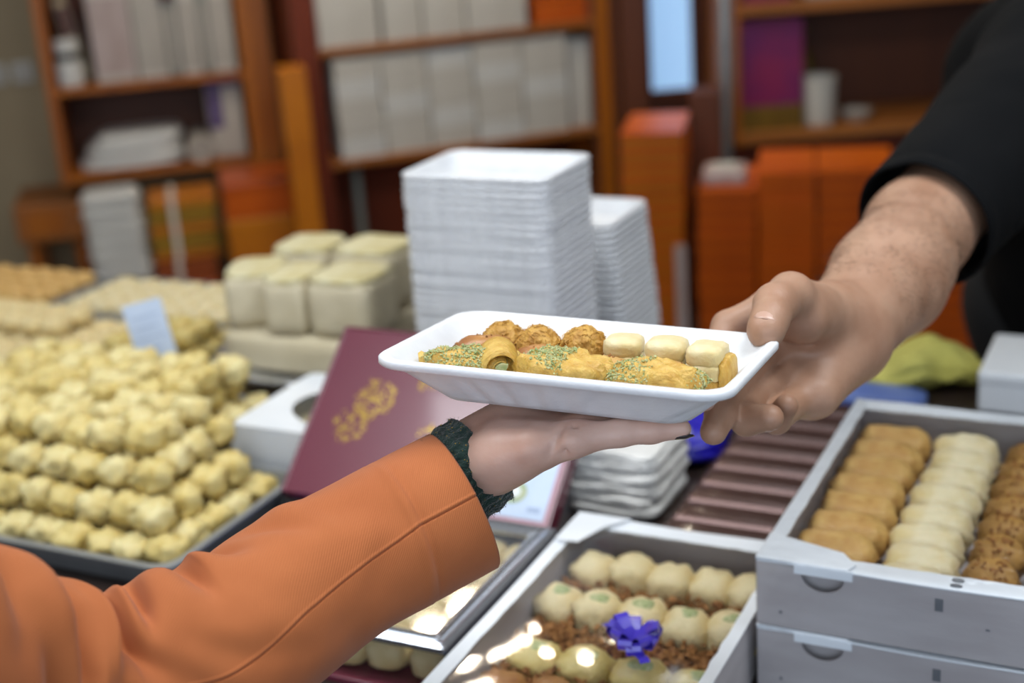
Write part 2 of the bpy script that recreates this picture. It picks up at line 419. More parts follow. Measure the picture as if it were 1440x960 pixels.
# a tall narrow window between the two shelf walls
wn = empty('window_1', FRT.p(-0.1320, 0.405, 0.8175), FRT.a); tag(wn, kind='structure')
ws0, ws1, wz1 = -0.1980, -0.0600, 1.75
wz0 = 0.8175
M['sky_pane'] = mat('bright_pane', '9cc4ee', 0.2, emit=0.75)
put(FRT.box('pane', M['sky_pane'], ws0, ws1, wz0, wz1, 0.398, 0.414), wn)
for a, b in ((ws0 - 0.03, ws0), (ws1, ws1 + 0.012)):
    put(FRT.box('window_frame', M['wood_dark'], a, b, wz0 - 0.03, wz1 + 0.03, 0.385, 0.418), wn)
put(FRT.box('window_frame', M['wood_dark'], ws0, ws1, wz0 - 0.03, wz0, 0.385, 0.418), wn)

# ------------------------------------------------------------------ shelf units
# left wall-hung unit
zs, zl = 0.9945, 0.7080
t = tag(empty('shelf_unit', FL.p(0.25, 0.16, zl - 0.03), FL.a), 'orange wood wall shelf holding upright white packs and a heap of white bags', 'shelf')
FL.box('side_panel', M['wood'], -0.1020, -0.0690, zl - 0.03, 1.75, 0.0, 0.34, t)
FL.box('side_panel', M['wood'], 0.5250, 0.6270, zl - 0.03, 1.75, 0.0, 0.34, t)
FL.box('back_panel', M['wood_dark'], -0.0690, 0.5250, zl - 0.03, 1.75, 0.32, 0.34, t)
for z in (zl, zs, 1.60):
    FL.box('shelf_board', M['wood'], -0.0690, 0.5250, z - 0.022, z, 0.0, 0.32, t)
# middle unit
z1, z2 = 0.7080, 1.0680
t = tag(empty('shelf_unit', FC.p(0.5, 0.16, 0.0), FC.a), 'reddish wood shelf unit with two rows of white cardboard boxes', 'shelf')
FC.box('side_panel', M['wood_red'], -0.1125, -0.0330, 0.0, 1.80, 0.0, 0.34, t)
FC.box('side_panel', M['wood'], 0.9075, 1.0725, 0.0, 1.80, 0.0, 0.34, t)
FC.box('back_panel', M['wood_red'], -0.0330, 0.9075, 0.0, 1.80, 0.32, 0.34, t)
for z in (z1, z2, 1.55):
    FC.box('shelf_board', M['board'], -0.0330, 0.9075, z - 0.022, z, 0.0, 0.32, t)
# right unit
z3, z4 = 0.7215, 1.1220
t = tag(empty('shelf_unit', FRT.p(0.6, 0.16, z3 - 0.04), FRT.a), 'brown wood shelf with a magenta gift bag and a white cup', 'shelf')
FRT.box('side_panel', M['wood'], -0.0045, 0.0180, z3 - 0.035, 1.85, 0.0, 0.40, t)
FRT.box('side_panel', M['wood_dark'], 1.2000, 1.2300, z3 - 0.035, 1.85, 0.0, 0.40, t)
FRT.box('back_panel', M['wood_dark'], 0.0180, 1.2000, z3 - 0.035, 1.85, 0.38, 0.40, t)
for z in (z3, z4, 1.75):
    FRT.box('shelf_board', M['board'], 0.0180, 1.2000, z - 0.033, z, 0.0, 0.38, t)
FRT.box('apron', M['wood_red'], 0.0180, 1.2000, 0.05, z3 - 0.034, 0.10, 0.13, t)
# brown post beside the window and a metal pole
tag(FRT.box('wooden_post', M['wood_dark'], -0.3075, -0.2250, 0.0, 2.75, 0.30, 0.40), 'dark brown wooden post beside the bright narrow window', 'post')
tag(MB().lathe([(0.017, 0), (0.017, 1.75)], 20).build('metal_pole', M['steel'], None, FRT.p(-0.0300, 0.0, 0.0), smooth=True), 'thin grey metal pole beside the right wooden shelf', 'pole')

# low benches that carry the stacks
zbk = 0.27
b = tag(empty('low_bench', FK.p(0.3, 0.2, 0)), 'low dark wooden bench under the stacks of orange cartons', 'bench')
FK.box('bench_top', M['wood_dark'], -0.30, 1.15, zbk - 0.03, zbk, -0.02, 0.42, b)
for s in (-0.26, 0.42, 1.08):
    for d in (0.02, 0.36): FK.box('leg', M['wood_dark'], s, s + 0.04, 0, zbk - 0.03, d, d + 0.04, b)
zbl = 0.2475
b = tag(empty('low_bench', FL.p(0.2, -0.1, 0)), 'low wooden bench under the tied paper bundles and the white containers', 'bench')
FL.box('bench_top', M['wood_dark'], -0.12, 0.60, zbl - 0.03, zbl, -0.42, -0.08, b)
for s in (-0.10, 0.55):
    for d in (-0.40, -0.13): FL.box('leg', M['wood_dark'], s, s + 0.04, 0, zbl - 0.03, d, d + 0.04, b)

# ------------------------------------------------------------------ ceiling spot lamps
M['lamp_glow'] = mat('lamp_glow', (1.0, 0.86, 0.66), 0.3, emit=140.0)
M['lamp_body'] = mat('lamp_body', 'c8c8c8', 0.3, metal=0.6)
def lamp(x, y, power, label, z=2.68):
    t = tag(empty('spot_lamp', (x, y, z)), label, 'lamp', 'warm round lamps under the ceiling')
    MB().lathe([(0.05, 0.068), (0.06, 0.06), (0.06, 0.0), (0.052, 0.0), (0.052, 0.012)], 28, cap1=False).build('housing', M['lamp_body'], t, smooth=False)
    MB().lathe([(0.051, 0.004), (0.051, 0.012)], 28).build('bulb_face', M['lamp_glow'], t)
    l = bpy.data.lights.new('ceiling_lamp_light', 'SPOT'); l.energy = power; l.color = (1.0, 0.86, 0.68); l.spot_size = math.radians(150); l.spot_blend = 0.8; l.shadow_soft_size = 0.05
    o = bpy.data.objects.new('ceiling_lamp_light', l); COL.objects.link(o); o.parent = t; o.location = (0, 0, -0.01)
for x, y in ((0.21, 3.55), (-0.12, 3.57), (-0.31, 3.85), (-0.20, 4.0)):
    lamp(x, y, 6, 'warm round ceiling lamp near the shelf walls')
# unseen light panels, added for cool top light and sheen on the maroon lid
M['fill_panel_glow'] = mat('fill_panel_glow', (0.86, 0.94, 1.0), 0.5, emit=1.6)
def panel(x, y, rz, sx, sy, power, label):
    t = tag(empty('fill_panel', (x, y, 2.715), rz), label, 'fill light', 'added fill panels under the ceiling')
    MB().box(-sx / 2, sx / 2, -sy / 2, sy / 2, 0.0, 0.006).build('diffuser', M['fill_panel_glow'], t)
    for a in ((-sx / 2 - .02, sx / 2 + .02, -sy / 2 - .02, -sy / 2), (-sx / 2 - .02, sx / 2 + .02, sy / 2, sy / 2 + .02), (-sx / 2 - .02, -sx / 2, -sy / 2, sy / 2), (sx / 2, sx / 2 + .02, -sy / 2, sy / 2)):
        MB().box(*a, -0.004, 0.035).build('frame', M['lamp_body'], t)
    l = bpy.data.lights.new('fill_panel_light', 'AREA'); l.shape = 'RECTANGLE'; l.size = sx; l.size_y = sy; l.energy = power; l.color = (0.95, 0.98, 1.0)
    o = bpy.data.objects.new('fill_panel_light', l); COL.objects.link(o); o.parent = t; o.location = (0, 0, -0.006)
for x, y in ((-0.70, 0.98), (0.80, 0.75)): panel(x, y, CA, 1.1, 0.5, 22, 'added fill light panel above the sweets counter')
for x, y in ((-1.2, 3.3), (0.9, 3.0)): panel(x, y, 0.1, 1.1, 0.4, 4.5, 'added fill light panel above the space behind the counter')  # added panels that brighten the back of the shop

# ------------------------------------------------------------------ things on the left shelf
def upright(fr, name, m, s0, s1, z0, z1, label, cat, group=None, d0=0.03, d1=0.26, spine=None, rz=0):
    t = tag(empty(name, fr.p((s0 + s1) / 2, (d0 + d1) / 2, z0), fr.a + rz), label, cat, group)
    w_, dp, h = s1 - s0, d1 - d0, z1 - z0
    MB().box(-w_ / 2, w_ / 2, -dp / 2, dp / 2, 0, h).build('pack', m, t, bevel=0.006)
    MB().box(-w_ / 2 + 0.004, w_ / 2 - 0.004, -dp / 2 - 0.002, -dp / 2 + 0.001, h * 0.08, h * 0.92).build('front_panel', spine or M['paper2'], t)
    return t
M['pinkish'] = mat('pinkish_print', 'b9a8a4', 0.6, 'aa9790', 30.0, stretch=(1, 1, 0.3))
M['greygreen'] = mat('grey_green_panel', '8c948e', 0.6, '808880', 10.0)
upright(FL, 'paper_pack', M['paper'], 0.0600, 0.1920, zs, 1.2900, 'pale upright paper pack with faint pink print on left shelf', 'pack', spine=M['pinkish'])
upright(FL, 'paper_pack', M['paper'], 0.1965, 0.2940, zs, 1.2900, 'plain white upright paper pack beside the pink printed one', 'pack')
upright(FL, 'paper_pack', M['greygreen'], 0.2985, 0.3330, zs, 1.2450, 'narrow grey green upright pack between white packs', 'pack')
upright(FL, 'paper_pack', M['paper'], 0.3375, 0.4020, zs, 1.2600, 'slim white upright paper pack between two grey green strips', 'pack')
upright(FL, 'paper_pack', M['greygreen'], 0.4050, 0.4320, zs, 1.2450, 'narrow grey green upright pack near the shelf end', 'pack')
upright(FL, 'paper_pack', M['paper'], 0.4350, 0.5100, zs, 1.2600, 'white upright paper pack at the right end of the left shelf', 'pack')
M['red_dot'] = mat('red_plastic', 'a31a16', 0.4, '8f1512', 10)
tag(MB().lathe([(0.0, 0.0), (0.022, 0.004), (0.026, 0.02), (0.018, 0.036), (0.0, 0.04)], 16, cap0=False, cap1=False).build('red_tag', M['red_dot'], None, FL.p(0.3120, 0.02, 1.2480), smooth=True), 'small round red tag on the grey green pack', 'tag')
M['bookd'] = mat('dark_red_cover', '5c2420', 0.5, '3a1a18', 9.0)
M['creamc'] = mat('cream_cover', 'c0b292', 0.6, 'b1a382', 12.0)
b = tag(empty('book', FL.p(0.0060, 0.215, zs), FL.a), 'cream book with dark red cover leaning on the left shelf', 'book')
mm = Matrix.Rotation(math.radians(-11), 4, 'Y')
MB().box(0.0, 0.038, -0.09, 0.09, 0.008, 0.27, mm).build('pages', M['creamc'], b, bevel=0.002)
MB().box(-0.006, 0.0, -0.093, 0.093, 0.008, 0.275, mm).build('cover', M['bookd'], b)
MB().box(0.038, 0.044, -0.093, 0.093, 0.008, 0.275, mm).build('cover', M['bookd'], b)
MB().box(0.004, 0.034, -0.0915, -0.0885, 0.15, 0.25, mm).build('spine_print', M['bookd'], b)
for i, (s, d) in enumerate(((-0.020, 0.07), )):
    j = tag(empty('jar', FL.p(-0.0210, 0.055, zs)), 'white jar with black lid at the left end of the shelf', 'jar')
    MB().lathe([(0.036, 0), (0.042, 0.006), (0.042, 0.075), (0.036, 0.085)], 24).build('jar_body', M['plastic_w'], j, smooth=False)
    MB().lathe([(0.04, 0.085), (0.04, 0.105), (0.037, 0.108)], 24).build('lid', M['black'], j)
    MB().lathe([(0.036, 0.108), (0.038, 0.112), (0.038, 0.145), (0.03, 0.15)], 24).build('upper_cup', M['plastic_w'], j)
# lower shelf: bag heap, roll, purple packet
def soft_pile(name, w_, dp, h, seed, m, loc, rz, label, cat, parent=None, taper=0.12):
    """a soft rounded heap of folded plastic bags with wavy layers"""
    def fn(q, p):
        k = 1 - taper * max(0, q.z / h)
        return Vector((q.x * k + 0.006 * math.sin(q.z * 190 + seed), q.y * k, q.z))
    me = blob_mesh(name, (w_, dp, h), 5.0, 4, 0.05, 2.2, seed, fn)
    return me
t = tag(empty('bag_heap', FL.p(0.1275, 0.15, zl), FL.a), 'soft heap of folded white plastic bags on the lower left shelf', 'bags')
for i in range(4):
    me = soft_pile('bag_layer', 0.350 - i * 0.018, 0.26, 0.036, i, None, None, 0, '', '')
    link('folded_bag', me, M['plastic_w'], t, ((i % 2) * 0.008 + i * 0.008, 0, i * 0.026 + 0.0), (0, 0, 0.02 * (i - 1)))
r_ = tag(empty('paper_roll', FL.p(0.3540, 0.11, zl), FL.a), 'grey paper roll lying between white bags and purple packet', 'roll')
MB().lathe([(0.012, 0.0), (0.042, 0.0), (0.042, 0.2), (0.012, 0.2)], 24, cap0=False, cap1=False).build('roll', M['paper2'], r_, (0, -0.1, 0.043), (-PI / 2, 0, 0), smooth=False)
MB().lathe([(0.0125, 0.001), (0.0125, 0.199)], 16).build('core', M['black'], r_, (0, -0.1, 0.043), (-PI / 2, 0, 0))
t = tag(empty('snack_packet', FL.p(0.4530, 0.12, zl), FL.a), 'tall grey white packet with purple print under the upright packs', 'packet')
MB().box(-0.058, 0.058, -0.07, 0.07, 0, 0.265).build('packet_body', M['paper2'], t, bevel=0.01)
M['purple'] = mat('purple_print', '4d3a6a', 0.5, '5a4678', 12)
MB().box(-0.052, -0.01, -0.0725, -0.069, 0.10, 0.235).build('purple_panel', M['purple'], t)
MB().box(-0.058, 0.05, -0.0725, -0.069, 0.236, 0.26).build('purple_panel', M['purple'], t)

# ------------------------------------------------------------------ below the left shelf
def container_mesh():
    mb = MB()
    W, D, H = 0.185, 0.16, 0.045
    rings = []
    for ins, z, r in ((0.012, 0, 0.02), (0.004, 0.018, 0.02), (0.0, 0.021, 0.022), (0.0, 0.025, 0.022), (0.004, 0.027, 0.02), (0.014, 0.044, 0.02)):
        rings.append([(x, y, z) for x, y in rrect(W - 2 * ins, D - 2 * ins, r, 4)])
    return mb.loft(rings).mesh('container')
cm = container_mesh(); cm.materials.append(M['plastic_w'])
zz = zbl; i = 0
while zz < 0.6750:
    o = bpy.data.objects.new('foam_container', cm); COL.objects.link(o)
    k = (zz - zbl) / 0.45
    o.location = FL.p(0.0660 + 0.003 * math.sin(i * 2.1) - 0.012 * k, -0.20, zz); o.rotation_euler = (0, 0, FL.a + 0.02 * math.sin(i * 1.7))
    tag(o, 'white foam food container in the tall stack below the left shelf', 'container', 'stacked foam containers below the left shelf')
    zz += 0.0445; i += 1
M['mustard'] = mat('mustard_card', 'a07a10', 0.5, '8c660c', 14, stretch=(1, 1, 6))
M['russet'] = mat('russet_card', '9c4a18', 0.45, '8a3c12', 14, stretch=(1, 1, 6))
M['string'] = mat('white_string', 'd8d0c4', 0.7)
def bundle(s0, s1, z0, n, hh, m, label, m2):
    t = tag(empty('card_bundle', FL.p((s0 + s1) / 2, -0.16, z0), FL.a), label, 'bundle')
    w_ = s1 - s0
    for i in range(n):
        MB().box(-w_ / 2, w_ / 2, -0.10, 0.10, i * hh, (i + 1) * hh - 0.003).build('folded_card', m if i % 3 else m2, t, (0.003 * math.sin(i * 2.3), 0, 0), (0, 0, 0.02 * math.sin(i * 1.3)), bevel=0.002)
    h = n * hh
    s = MB()
    s.box(-w_ * 0.18, -w_ * 0.09, -0.105, 0.105, h - 0.003, h + 0.002).box(-w_ * 0.18, -w_ * 0.09, -0.109, -0.1045, -0.0, h + 0.002)
    s.box(-w_ * 0.18, -w_ * 0.09, 0.1045, 0.109, 0.0, h + 0.002)
    s.build('string', M['string'], t)
    return z0 + h
zq = bundle(0.1650, 0.3600, zbl, 6, 0.034, M['russet'], 'orange brown bundle of flat cards tied with white string', M['carton2'])
bundle(0.1650, 0.3750, zq + 0.004, 7, 0.0285, M['mustard'], 'mustard yellow bundle of flat cards tied with white string', M['carton_y'])
# amber and orange cartons between the units
def carton(fr, name, m, s0, s1, z0, z1, d0, d1, label, tape=None, cat='carton', group=None):
    t = tag(empty(name, fr.p((s0 + s1) / 2, (d0 + d1) / 2, z0), fr.a), label, cat, group)
    w_, dp, h = (s1 - s0) / 2, (d1 - d0) / 2, z1 - z0
    MB().box(-w_, w_, -dp, dp, 0, h).build('carton_body', m, t, bevel=0.004)
    MB().box(-w_ - 0.002, w_ + 0.002, -dp - 0.002, dp + 0.002, h * 0.78, h + 0.002).build('lid', tape or m, t, bevel=0.004)
    return t
zp = 0.3900
for i in range(3):
    h = (zp - zbl) / 3
    carton(FL, 'flat_carton', M['russet'], 0.3930, 0.645, zbl + i * h, zbl + (i + 1) * h - 0.004, -0.36, -0.10, 'pinkish brown flat carton in film below the orange cartons', M['pinkish'], group='film wrapped cartons on the bench')
carton(FL, 'big_carton', M['carton_y'], 0.4020, 0.645, zp, 0.5775, -0.34, -0.06, 'wide amber orange carton on the flat film wrapped cartons', M['carton_y'])
carton(FL, 'big_carton', M['carton'], 0.4020, 0.645, 0.5805, 0.6900, -0.34, -0.06, 'orange carton lying on the wide amber carton', M['carton2'])
carton(FL, 'big_carton', M['carton_y'], 0.612, 0.690, 0.0, 1.0440, -0.46, -0.345, 'tall amber carton standing between the two shelf units', M['carton_y'])
# little wooden wall table and wall plates at the far left
t = tag(empty('wall_table', wl.p(0.02, -0.12, 0.0), wl.a), 'little wooden table against the beige wall beside white containers', 'table')
t.location = FL.p(-0.1575, 0.2, 0); t.rotation_euler = (0, 0, FL.a)
MB().box(-0.115, 0.105, -0.17, 0.17, 0.4980, 0.6225).build('table_top', M['board'], t, bevel=0.004)
for x in (-0.09, 0.06):
    for y in (-0.15, 0.12): MB().box(x, x + 0.03, y, y + 0.03, 0, 0.4980).build('leg', M['wood'], t)
MB().box(-0.08, 0.04, -0.171, -0.169, 0.5175, 0.6000).build('drawer_front', M['wood'], t)
for i, s in enumerate((-0.30, -0.21)):
    q = wl.p(s, -0.002, 0.98)
    t = tag(empty('wall_socket', q, wl.a), 'pale square socket plate on the beige wall', 'socket', 'socket plates on the beige wall')
    MB().box(-0.035, 0.035, -0.012, 0.0, 0, 0.07).build('plate', M['paper'], t, bevel=0.003)
    MB().lathe([(0.018, 0), (0.018, 0.004)], 20).build('socket_face', M['paper2'], t, (0, -0.012, 0.035), (PI / 2, 0, 0))

# ------------------------------------------------------------------ boxes on the middle unit
def white_box(fr, s0, s1, z0, z1, d0, d1, label, group, m, tape=True, rz=0.0):
    t = tag(empty('white_box', fr.p((s0 + s1) / 2, (d0 + d1) / 2, z0), fr.a + rz), label, 'box', group)
    w_, dp, h = (s1 - s0) / 2, (d1 - d0) / 2, z1 - z0
    MB().box(-w_, w_, -dp, dp, 0, h * 0.72).build('box_base', m, t, bevel=0.002)
    MB().box(-w_ - 0.0015, w_ + 0.0015, -dp - 0.0015, dp + 0.0015, h * 0.70, h).build('lid', m, t, bevel=0.002)
    return t
for i, (a, b) in enumerate(((-0.018, 0.112), (0.122, 0.206), (0.211, 0.304), (0.309, 0.446))):
    ss = [-0.0270, 0.1830, 0.3165, 0.4635][i]; se = [0.1680, 0.3090, 0.4560, 0.6690][i]
    white_box(FC, ss, se, z2, z2 + 0.24, 0.01, 0.25, 'large plain white box on the upper board of the middle shelf', 'large white boxes on the upper middle shelf', M['paper'])
carton(FC, 'orange_box', M['carton'], 0.7050, 0.8880, z2, z2 + 0.075, 0.02, 0.25, 'small orange box beside the large white boxes', M['carton'])
cols = [0.0060, 0.1620, 0.3195, 0.4770, 0.6450]; cole = [0.1545, 0.3120, 0.4695, 0.6375, 0.8025]
for c in range(5):
    n = 5; zt = 1.0290; h = (zt - z1) / n
    cl = ['stack against the reddish side panel', 'second stack from the reddish side panel', 'middle stack of the five', 'stack one away from the end stack', 'end stack beside the narrow upright box'][c]
    for k in range(n):
        j = 0.0012 * math.sin(c * 3 + k * 1.9)
        white_box(FC, cols[c] + j, cole[c] + j, z1 + k * h, z1 + (k + 1) * h - 0.001, 0.01 + 0.006 * ((c * 7 + k * 3) % 3), 0.22, ('topmost flat white box of the ' if k == n - 1 else 'flat white box within the ') + cl, 'flat white boxes stacked on the lower middle shelf', M['paper'] if (c + k) % 3 else M['plastic_w'])
white_box(FC, 0.8220, 0.8970, z1, 1.0050, 0.05, 0.25, 'narrow upright white box at the end of the stacks', None, M['paper'])
tag(MB().lathe([(0.014, 0), (0.014, 0.66), (0.008, 0.67)], 12).build('broom_handle', M['greygreen'], None, FC.p(0.0705, 0.12, 0.0), smooth=True), 'thin grey pole standing below the middle shelf', 'pole')

# ------------------------------------------------------------------ orange cartons stacked behind the counter
def flat_carton_mesh(w_, dp, h):
    a = MB().box(-w_ / 2, w_ / 2, -dp / 2, dp / 2, 0, h * 0.6).mesh('carton_base')
    b = MB().box(-w_ / 2 - 0.002, w_ / 2 + 0.002, -dp / 2 - 0.002, dp / 2 + 0.002, h * 0.55, h - 0.0015).mesh('carton_lid')
    return a, b
HC = 0.037
def stack(s0, s1, ztop, d0, d1, label, group, seed, ma, mb_):
    w_, dp = s1 - s0, d1 - d0
    a, b = flat_carton_mesh(w_ - 0.004, dp, HC); a.materials.append(ma); b.materials.append(mb_)
    n = max(1, int(round((ztop - zbk) / HC))); r = random.Random(seed)
    for k in range(n):
        t = tag(empty('flat_carton', FK.p((s0 + s1) / 2 + r.uniform(-.002, .002), (d0 + d1) / 2 + r.uniform(-.004, .004), zbk + k * HC), FK.a + r.uniform(-.008, .008)), label.replace('flat', 'topmost flat', 1) if k == n - 1 else label, 'carton', group)
        link('carton_base', a, None, t); link('lid', b, None, t)
stack(-0.1458, 0.0081, 0.9747 - 0.03, 0.0, 0.28, 'flat orange carton in the tallest stack beside the dark wooden box', 'orange cartons, tallest stack', 1, M['carton_y'], M['carton'])
stack(0.0405, 0.1863, 0.8464 - 0.04, 0.0, 0.28, 'flat orange carton in the shorter stack behind the tray', 'orange cartons, shorter stack', 2, M['carton2'], M['carton'])
stack(0.1903, 0.3321, 0.8910 - 0.06, 0.02, 0.30, 'flat red orange carton in the stack next to the shorter one', 'red orange cartons under the right shelf', 3, M['carton'], M['carton'])
stack(0.3375, 0.5238, 0.8910 - 0.06, 0.03, 0.30, 'flat red orange carton in the wide stack under the white cup', 'red orange cartons under the right shelf', 4, M['carton2'], M['carton'])
stack(0.5292, 0.7560, 0.8640 - 0.06, 0.0, 0.28, 'flat red orange carton in the stack behind the bare forearm', 'red orange cartons under the right shelf', 5, M['carton'], M['carton2'])
carton(FK, 'wooden_box', M['wood_dark'], 0.0108, 0.0891, zbk, 0.9801, 0.29, 0.40, 'tall dark brown box between the orange carton stacks', M['wood_dark'], 'box')
tag(FK.box('packing_strap', M['pinkish'], -0.0162, 0.0108, zbk, 0.6480, -0.012, -0.0065), 'pale vertical packing strap on the tallest orange stack', 'strap')
t = tag(empty('tissue_pack', FK.p(0.1080, 0.10, zbk + HC * round((0.8464 - 0.04 - zbk) / HC)), FK.a), 'small white and pink tissue pack on the shorter orange stack', 'pack')
MB().box(-0.055, 0.055, -0.06, 0.06, 0.0, 0.035).build('pack_body', M['pinkish'], t, bevel=0.01)
MB().box(-0.03, 0.03, -0.03, 0.03, 0.034, 0.042).build('tissue', M['paper'], t, bevel=0.003)

# ------------------------------------------------------------------ right shelf goods
M['magenta'] = mat('magenta_paper', '8c2454', 0.35, '6c2260', 7.0)
M['goldpaper'] = mat('gold_paper', '8a6a24', 0.4, '74571c', 12.0, metal=0.3)
t = tag(empty('gift_bag', FRT.p(0.1260, 0.10, z3), FRT.a), 'magenta gift bag with a gold bottom band on right shelf', 'bag')
hw = 0.1020
MB().loft([[(x, y, z) for x, y in ((-hw * k, -0.06), (hw * k, -0.06), (hw * k, 0.06 * j), (-hw * k, 0.06 * j))] for z, k, j in ((0, 0.97, 1), (0.2, 1.0, 1), (0.345, 0.99, 0.6))]).build('bag_body', M['magenta'], t, bevel=0.003)
MB().box(-hw * 0.985, hw * 0.985, -0.062, 0.061, 0.0, 0.078).build('gold_band', M['goldpaper'], t)
for y in (-0.055, 0.03):
    MB().tube([(-hw * .4, y, 0.335), (-hw * .35, y, 0.352), (0, y, 0.358), (hw * .35, y, 0.352), (hw * .4, y, 0.335)], 0.003, 6).build('handle', M['goldpaper'], t, smooth=True)
t = tag(empty('cup', FRT.p(0.2880, 0.08, z3)), 'plain white cup beside the magenta gift bag', 'cup')
MB().lathe([(0.046, 0), (0.05, 0.01), (0.055, 0.15), (0.051, 0.15), (0.046, 0.015)], 28).build('cup_body', M['paper'], t, smooth=False)
MB().lathe([(0.053, 0.143), (0.0575, 0.146), (0.0575, 0.153), (0.053, 0.155)], 28, cap0=False, cap1=False).build('rim', M['paper'], t, smooth=True)
M['olive'] = mat('olive_glass', '6a5a1e', 0.2, '5a4c18', 10)
t = tag(empty('bottle', FRT.p(0.2730, 0.24, z3)), 'olive yellow bottle behind the white cup', 'bottle')
MB().lathe([(0.04, 0), (0.043, 0.01), (0.043, 0.17), (0.034, 0.20), (0.016, 0.23), (0.014, 0.275)], 24).build('bottle_body', M['olive'], t, smooth=True)
MB().lathe([(0.017, 0.27), (0.017, 0.30)], 20).build('cap', M['goldpaper'], t)
t = tag(empty('dish', FRT.p(0.4125, 0.09, z3)), 'low white dish on the right shelf next to the cup', 'dish')
MB().lathe([(0.03, 0), (0.035, 0.004), (0.052, 0.03), (0.049, 0.03), (0.032, 0.008)], 24).build('dish_body', M['paper2'], t, smooth=False)
MB().lathe([(0.049, 0.029), (0.053, 0.030), (0.053, 0.034), (0.049, 0.035)], 24, cap0=False, cap1=False).build('rim', M['paper2'], t)
M['pink'] = mat('pink_board', '8d2a4a', 0.4, '7c2340', 8)
carton(FRT, 'gift_box', M['pink'], 0.0300, 0.1875, z4, z4 + 0.12, 0.02, 0.22, 'pink gift box on the upper right shelf', M['magenta'], 'box')
carton(FRT, 'pale_box', M['paper2'], 0.2400, 0.4200, z4, z4 + 0.10, 0.05, 0.25, 'grey white box on the upper right shelf', M['paper'], 'box')
M['yellowjar'] = mat('yellow_label', '9c8430', 0.4, '8a7226', 12)

# ------------------------------------------------------------------ the counter
ct_ = tag(empty('display_counter', cf(-0.7, 1.26, 0), CA), 'dark topped wooden shop counter covered with trays and boxes of sweets', 'counter')
MB().box(-1.8, 1.7, -0.56, 0.505, CT - 0.04, CT).build('counter_top', M['counter'], ct_, bevel=0.004)
MB().box(-1.76, 1.66, -0.50, -0.47, 0.0, CT - 0.04).build('front_panel', M['counter_side'], ct_)
MB().box(-1.76, 1.66, 0.445, 0.475, 0.0, CT - 0.04).build('back_panel', M['counter_side'], ct_)
for x in (-1.76, 1.63): MB().box(x, x + 0.03, -0.47, 0.445, 0.0, CT - 0.04).build('end_panel', M['counter_side'], ct_)

def at_c(name, u, v, z, label=None, cat=None, group=None, rz=0.0):
    return empty(name, cf(u, v, z), CA + rz, label, cat, group)
def cbox(mb_name, m, u0, u1, v0, v1, z0, z1, parent, bevel=0.001):
    """box in counter coordinates under a thing placed with at_c(..., rz=0)"""
    pu, pv = parent['_u'], parent['_v']
    return MB().box(u0 - pu, u1 - pu, v0 - pv, v1 - pv, z0 - parent.location.z, z1 - parent.location.z).build(mb_name, m, parent, bevel=bevel)

# ------------------------------------------------------------------ foam trays
def perimeter(w_, d, r, n=168):
    base = rrect(w_, d, r, 14); pts = []
    L = [0.0]
    for i in range(len(base)):
        a, b = base[i], base[(i + 1) % len(base)]; L.append(L[-1] + math.hypot(b[0] - a[0], b[1] - a[1]))
    for k in range(n):
        t = L[-1] * k / n; i = max(j for j in range(len(base)) if L[j] <= t)
        a, b = base[i], base[(i + 1) % len(base)]; f = (t - L[i]) / max(L[i + 1] - L[i], 1e-9)
        pts.append((a[0] + (b[0] - a[0]) * f, a[1] + (b[1] - a[1]) * f))
    return pts
def foam_tray_mesh(w_, d, t, ins, r=0.022):
    rings = []
    N = 168
    prof = [(ins + 0.004, -t, 0), (ins - 0.001, -t + 0.001, 0), (ins * 0.86, -t * 0.86, 1), (ins * 0.5, -t * 0.5, 1), (ins * 0.24, -t * 0.24, 0.6), (0.006, -0.0065, 0), (0.0015, -0.0062, 0),
            (0.0, -0.0045, 0), (0.0, -0.0012, 0), (0.0012, 0.0, 0), (0.0045, 0.0002, 0), (0.0065, -0.001, 0), (ins * 0.45, -t * 0.36, 0.3), (ins * 0.80, -t * 0.74, 0.3), (ins + 0.002, -t + 0.0055, 0), (ins + 0.008, -t + 0.0038, 0)]
    for i_, z, rib in prof:
        pts = perimeter(w_ - 2 * i_, d - 2 * i_, max(r - i_ * 0.15, 0.012), N)
        ring = []
        for k, (x, y) in enumerate(pts):
            g = 0.0011 * rib * (1 if (k % 6) < 3 else -1) * (1 if (k // 14) % 3 else 0.15)
            l = math.hypot(x, y); ring.append((x * (1 + g / l), y * (1 + g / l), z))
        rings.append(ring)
    return MB().loft(rings).mesh('foam_tray')
TM = Matrix.Translation((0.0445, 0.874, 1.312)) @ Matrix.Rotation(math.radians(-23.8), 4, 'Z') @ Matrix.Rotation(math.radians(-5.6), 4, 'X') @ Matrix.Rotation(math.radians(1.2), 4, 'Y')
ht = link('foam_tray', foam_tray_mesh(0.235, 0.152, 0.033, 0.035), M['foam'], smooth=True)
ht.matrix_basis = TM
tag(ht, 'white foam tray of assorted sweets passed between two hands', 'tray')
st = foam_tray_mesh(0.188, 0.142, 0.026, 0.024, 0.018)
st.materials.append(M['foam']); st.polygons.foreach_set('use_smooth', [True] * len(st.polygons))
def tray_stack(u, v, n, pitch, label, group, seed, lean=(0, 0)):
    r = random.Random(seed)
    for k in range(n):
        o = bpy.data.objects.new('foam_tray', st); COL.objects.link(o)
        o.location = cf(u + lean[0] * k + r.uniform(-.0007, .0007), v + lean[1] * k + r.uniform(-.0007, .0007), CT + 0.026 + k * pitch)
        o.rotation_euler = (0, 0, CA + r.uniform(-.008, .008)); tag(o, label.replace('empty', 'topmost empty', 1) if k == n - 1 else label, 'tray', group)
tray_stack(-0.744, 1.452, 33, 0.0088, 'empty white foam tray in the tall stack beside the halva', 'empty trays in the tall stack', 3, (0.0, 0.0))
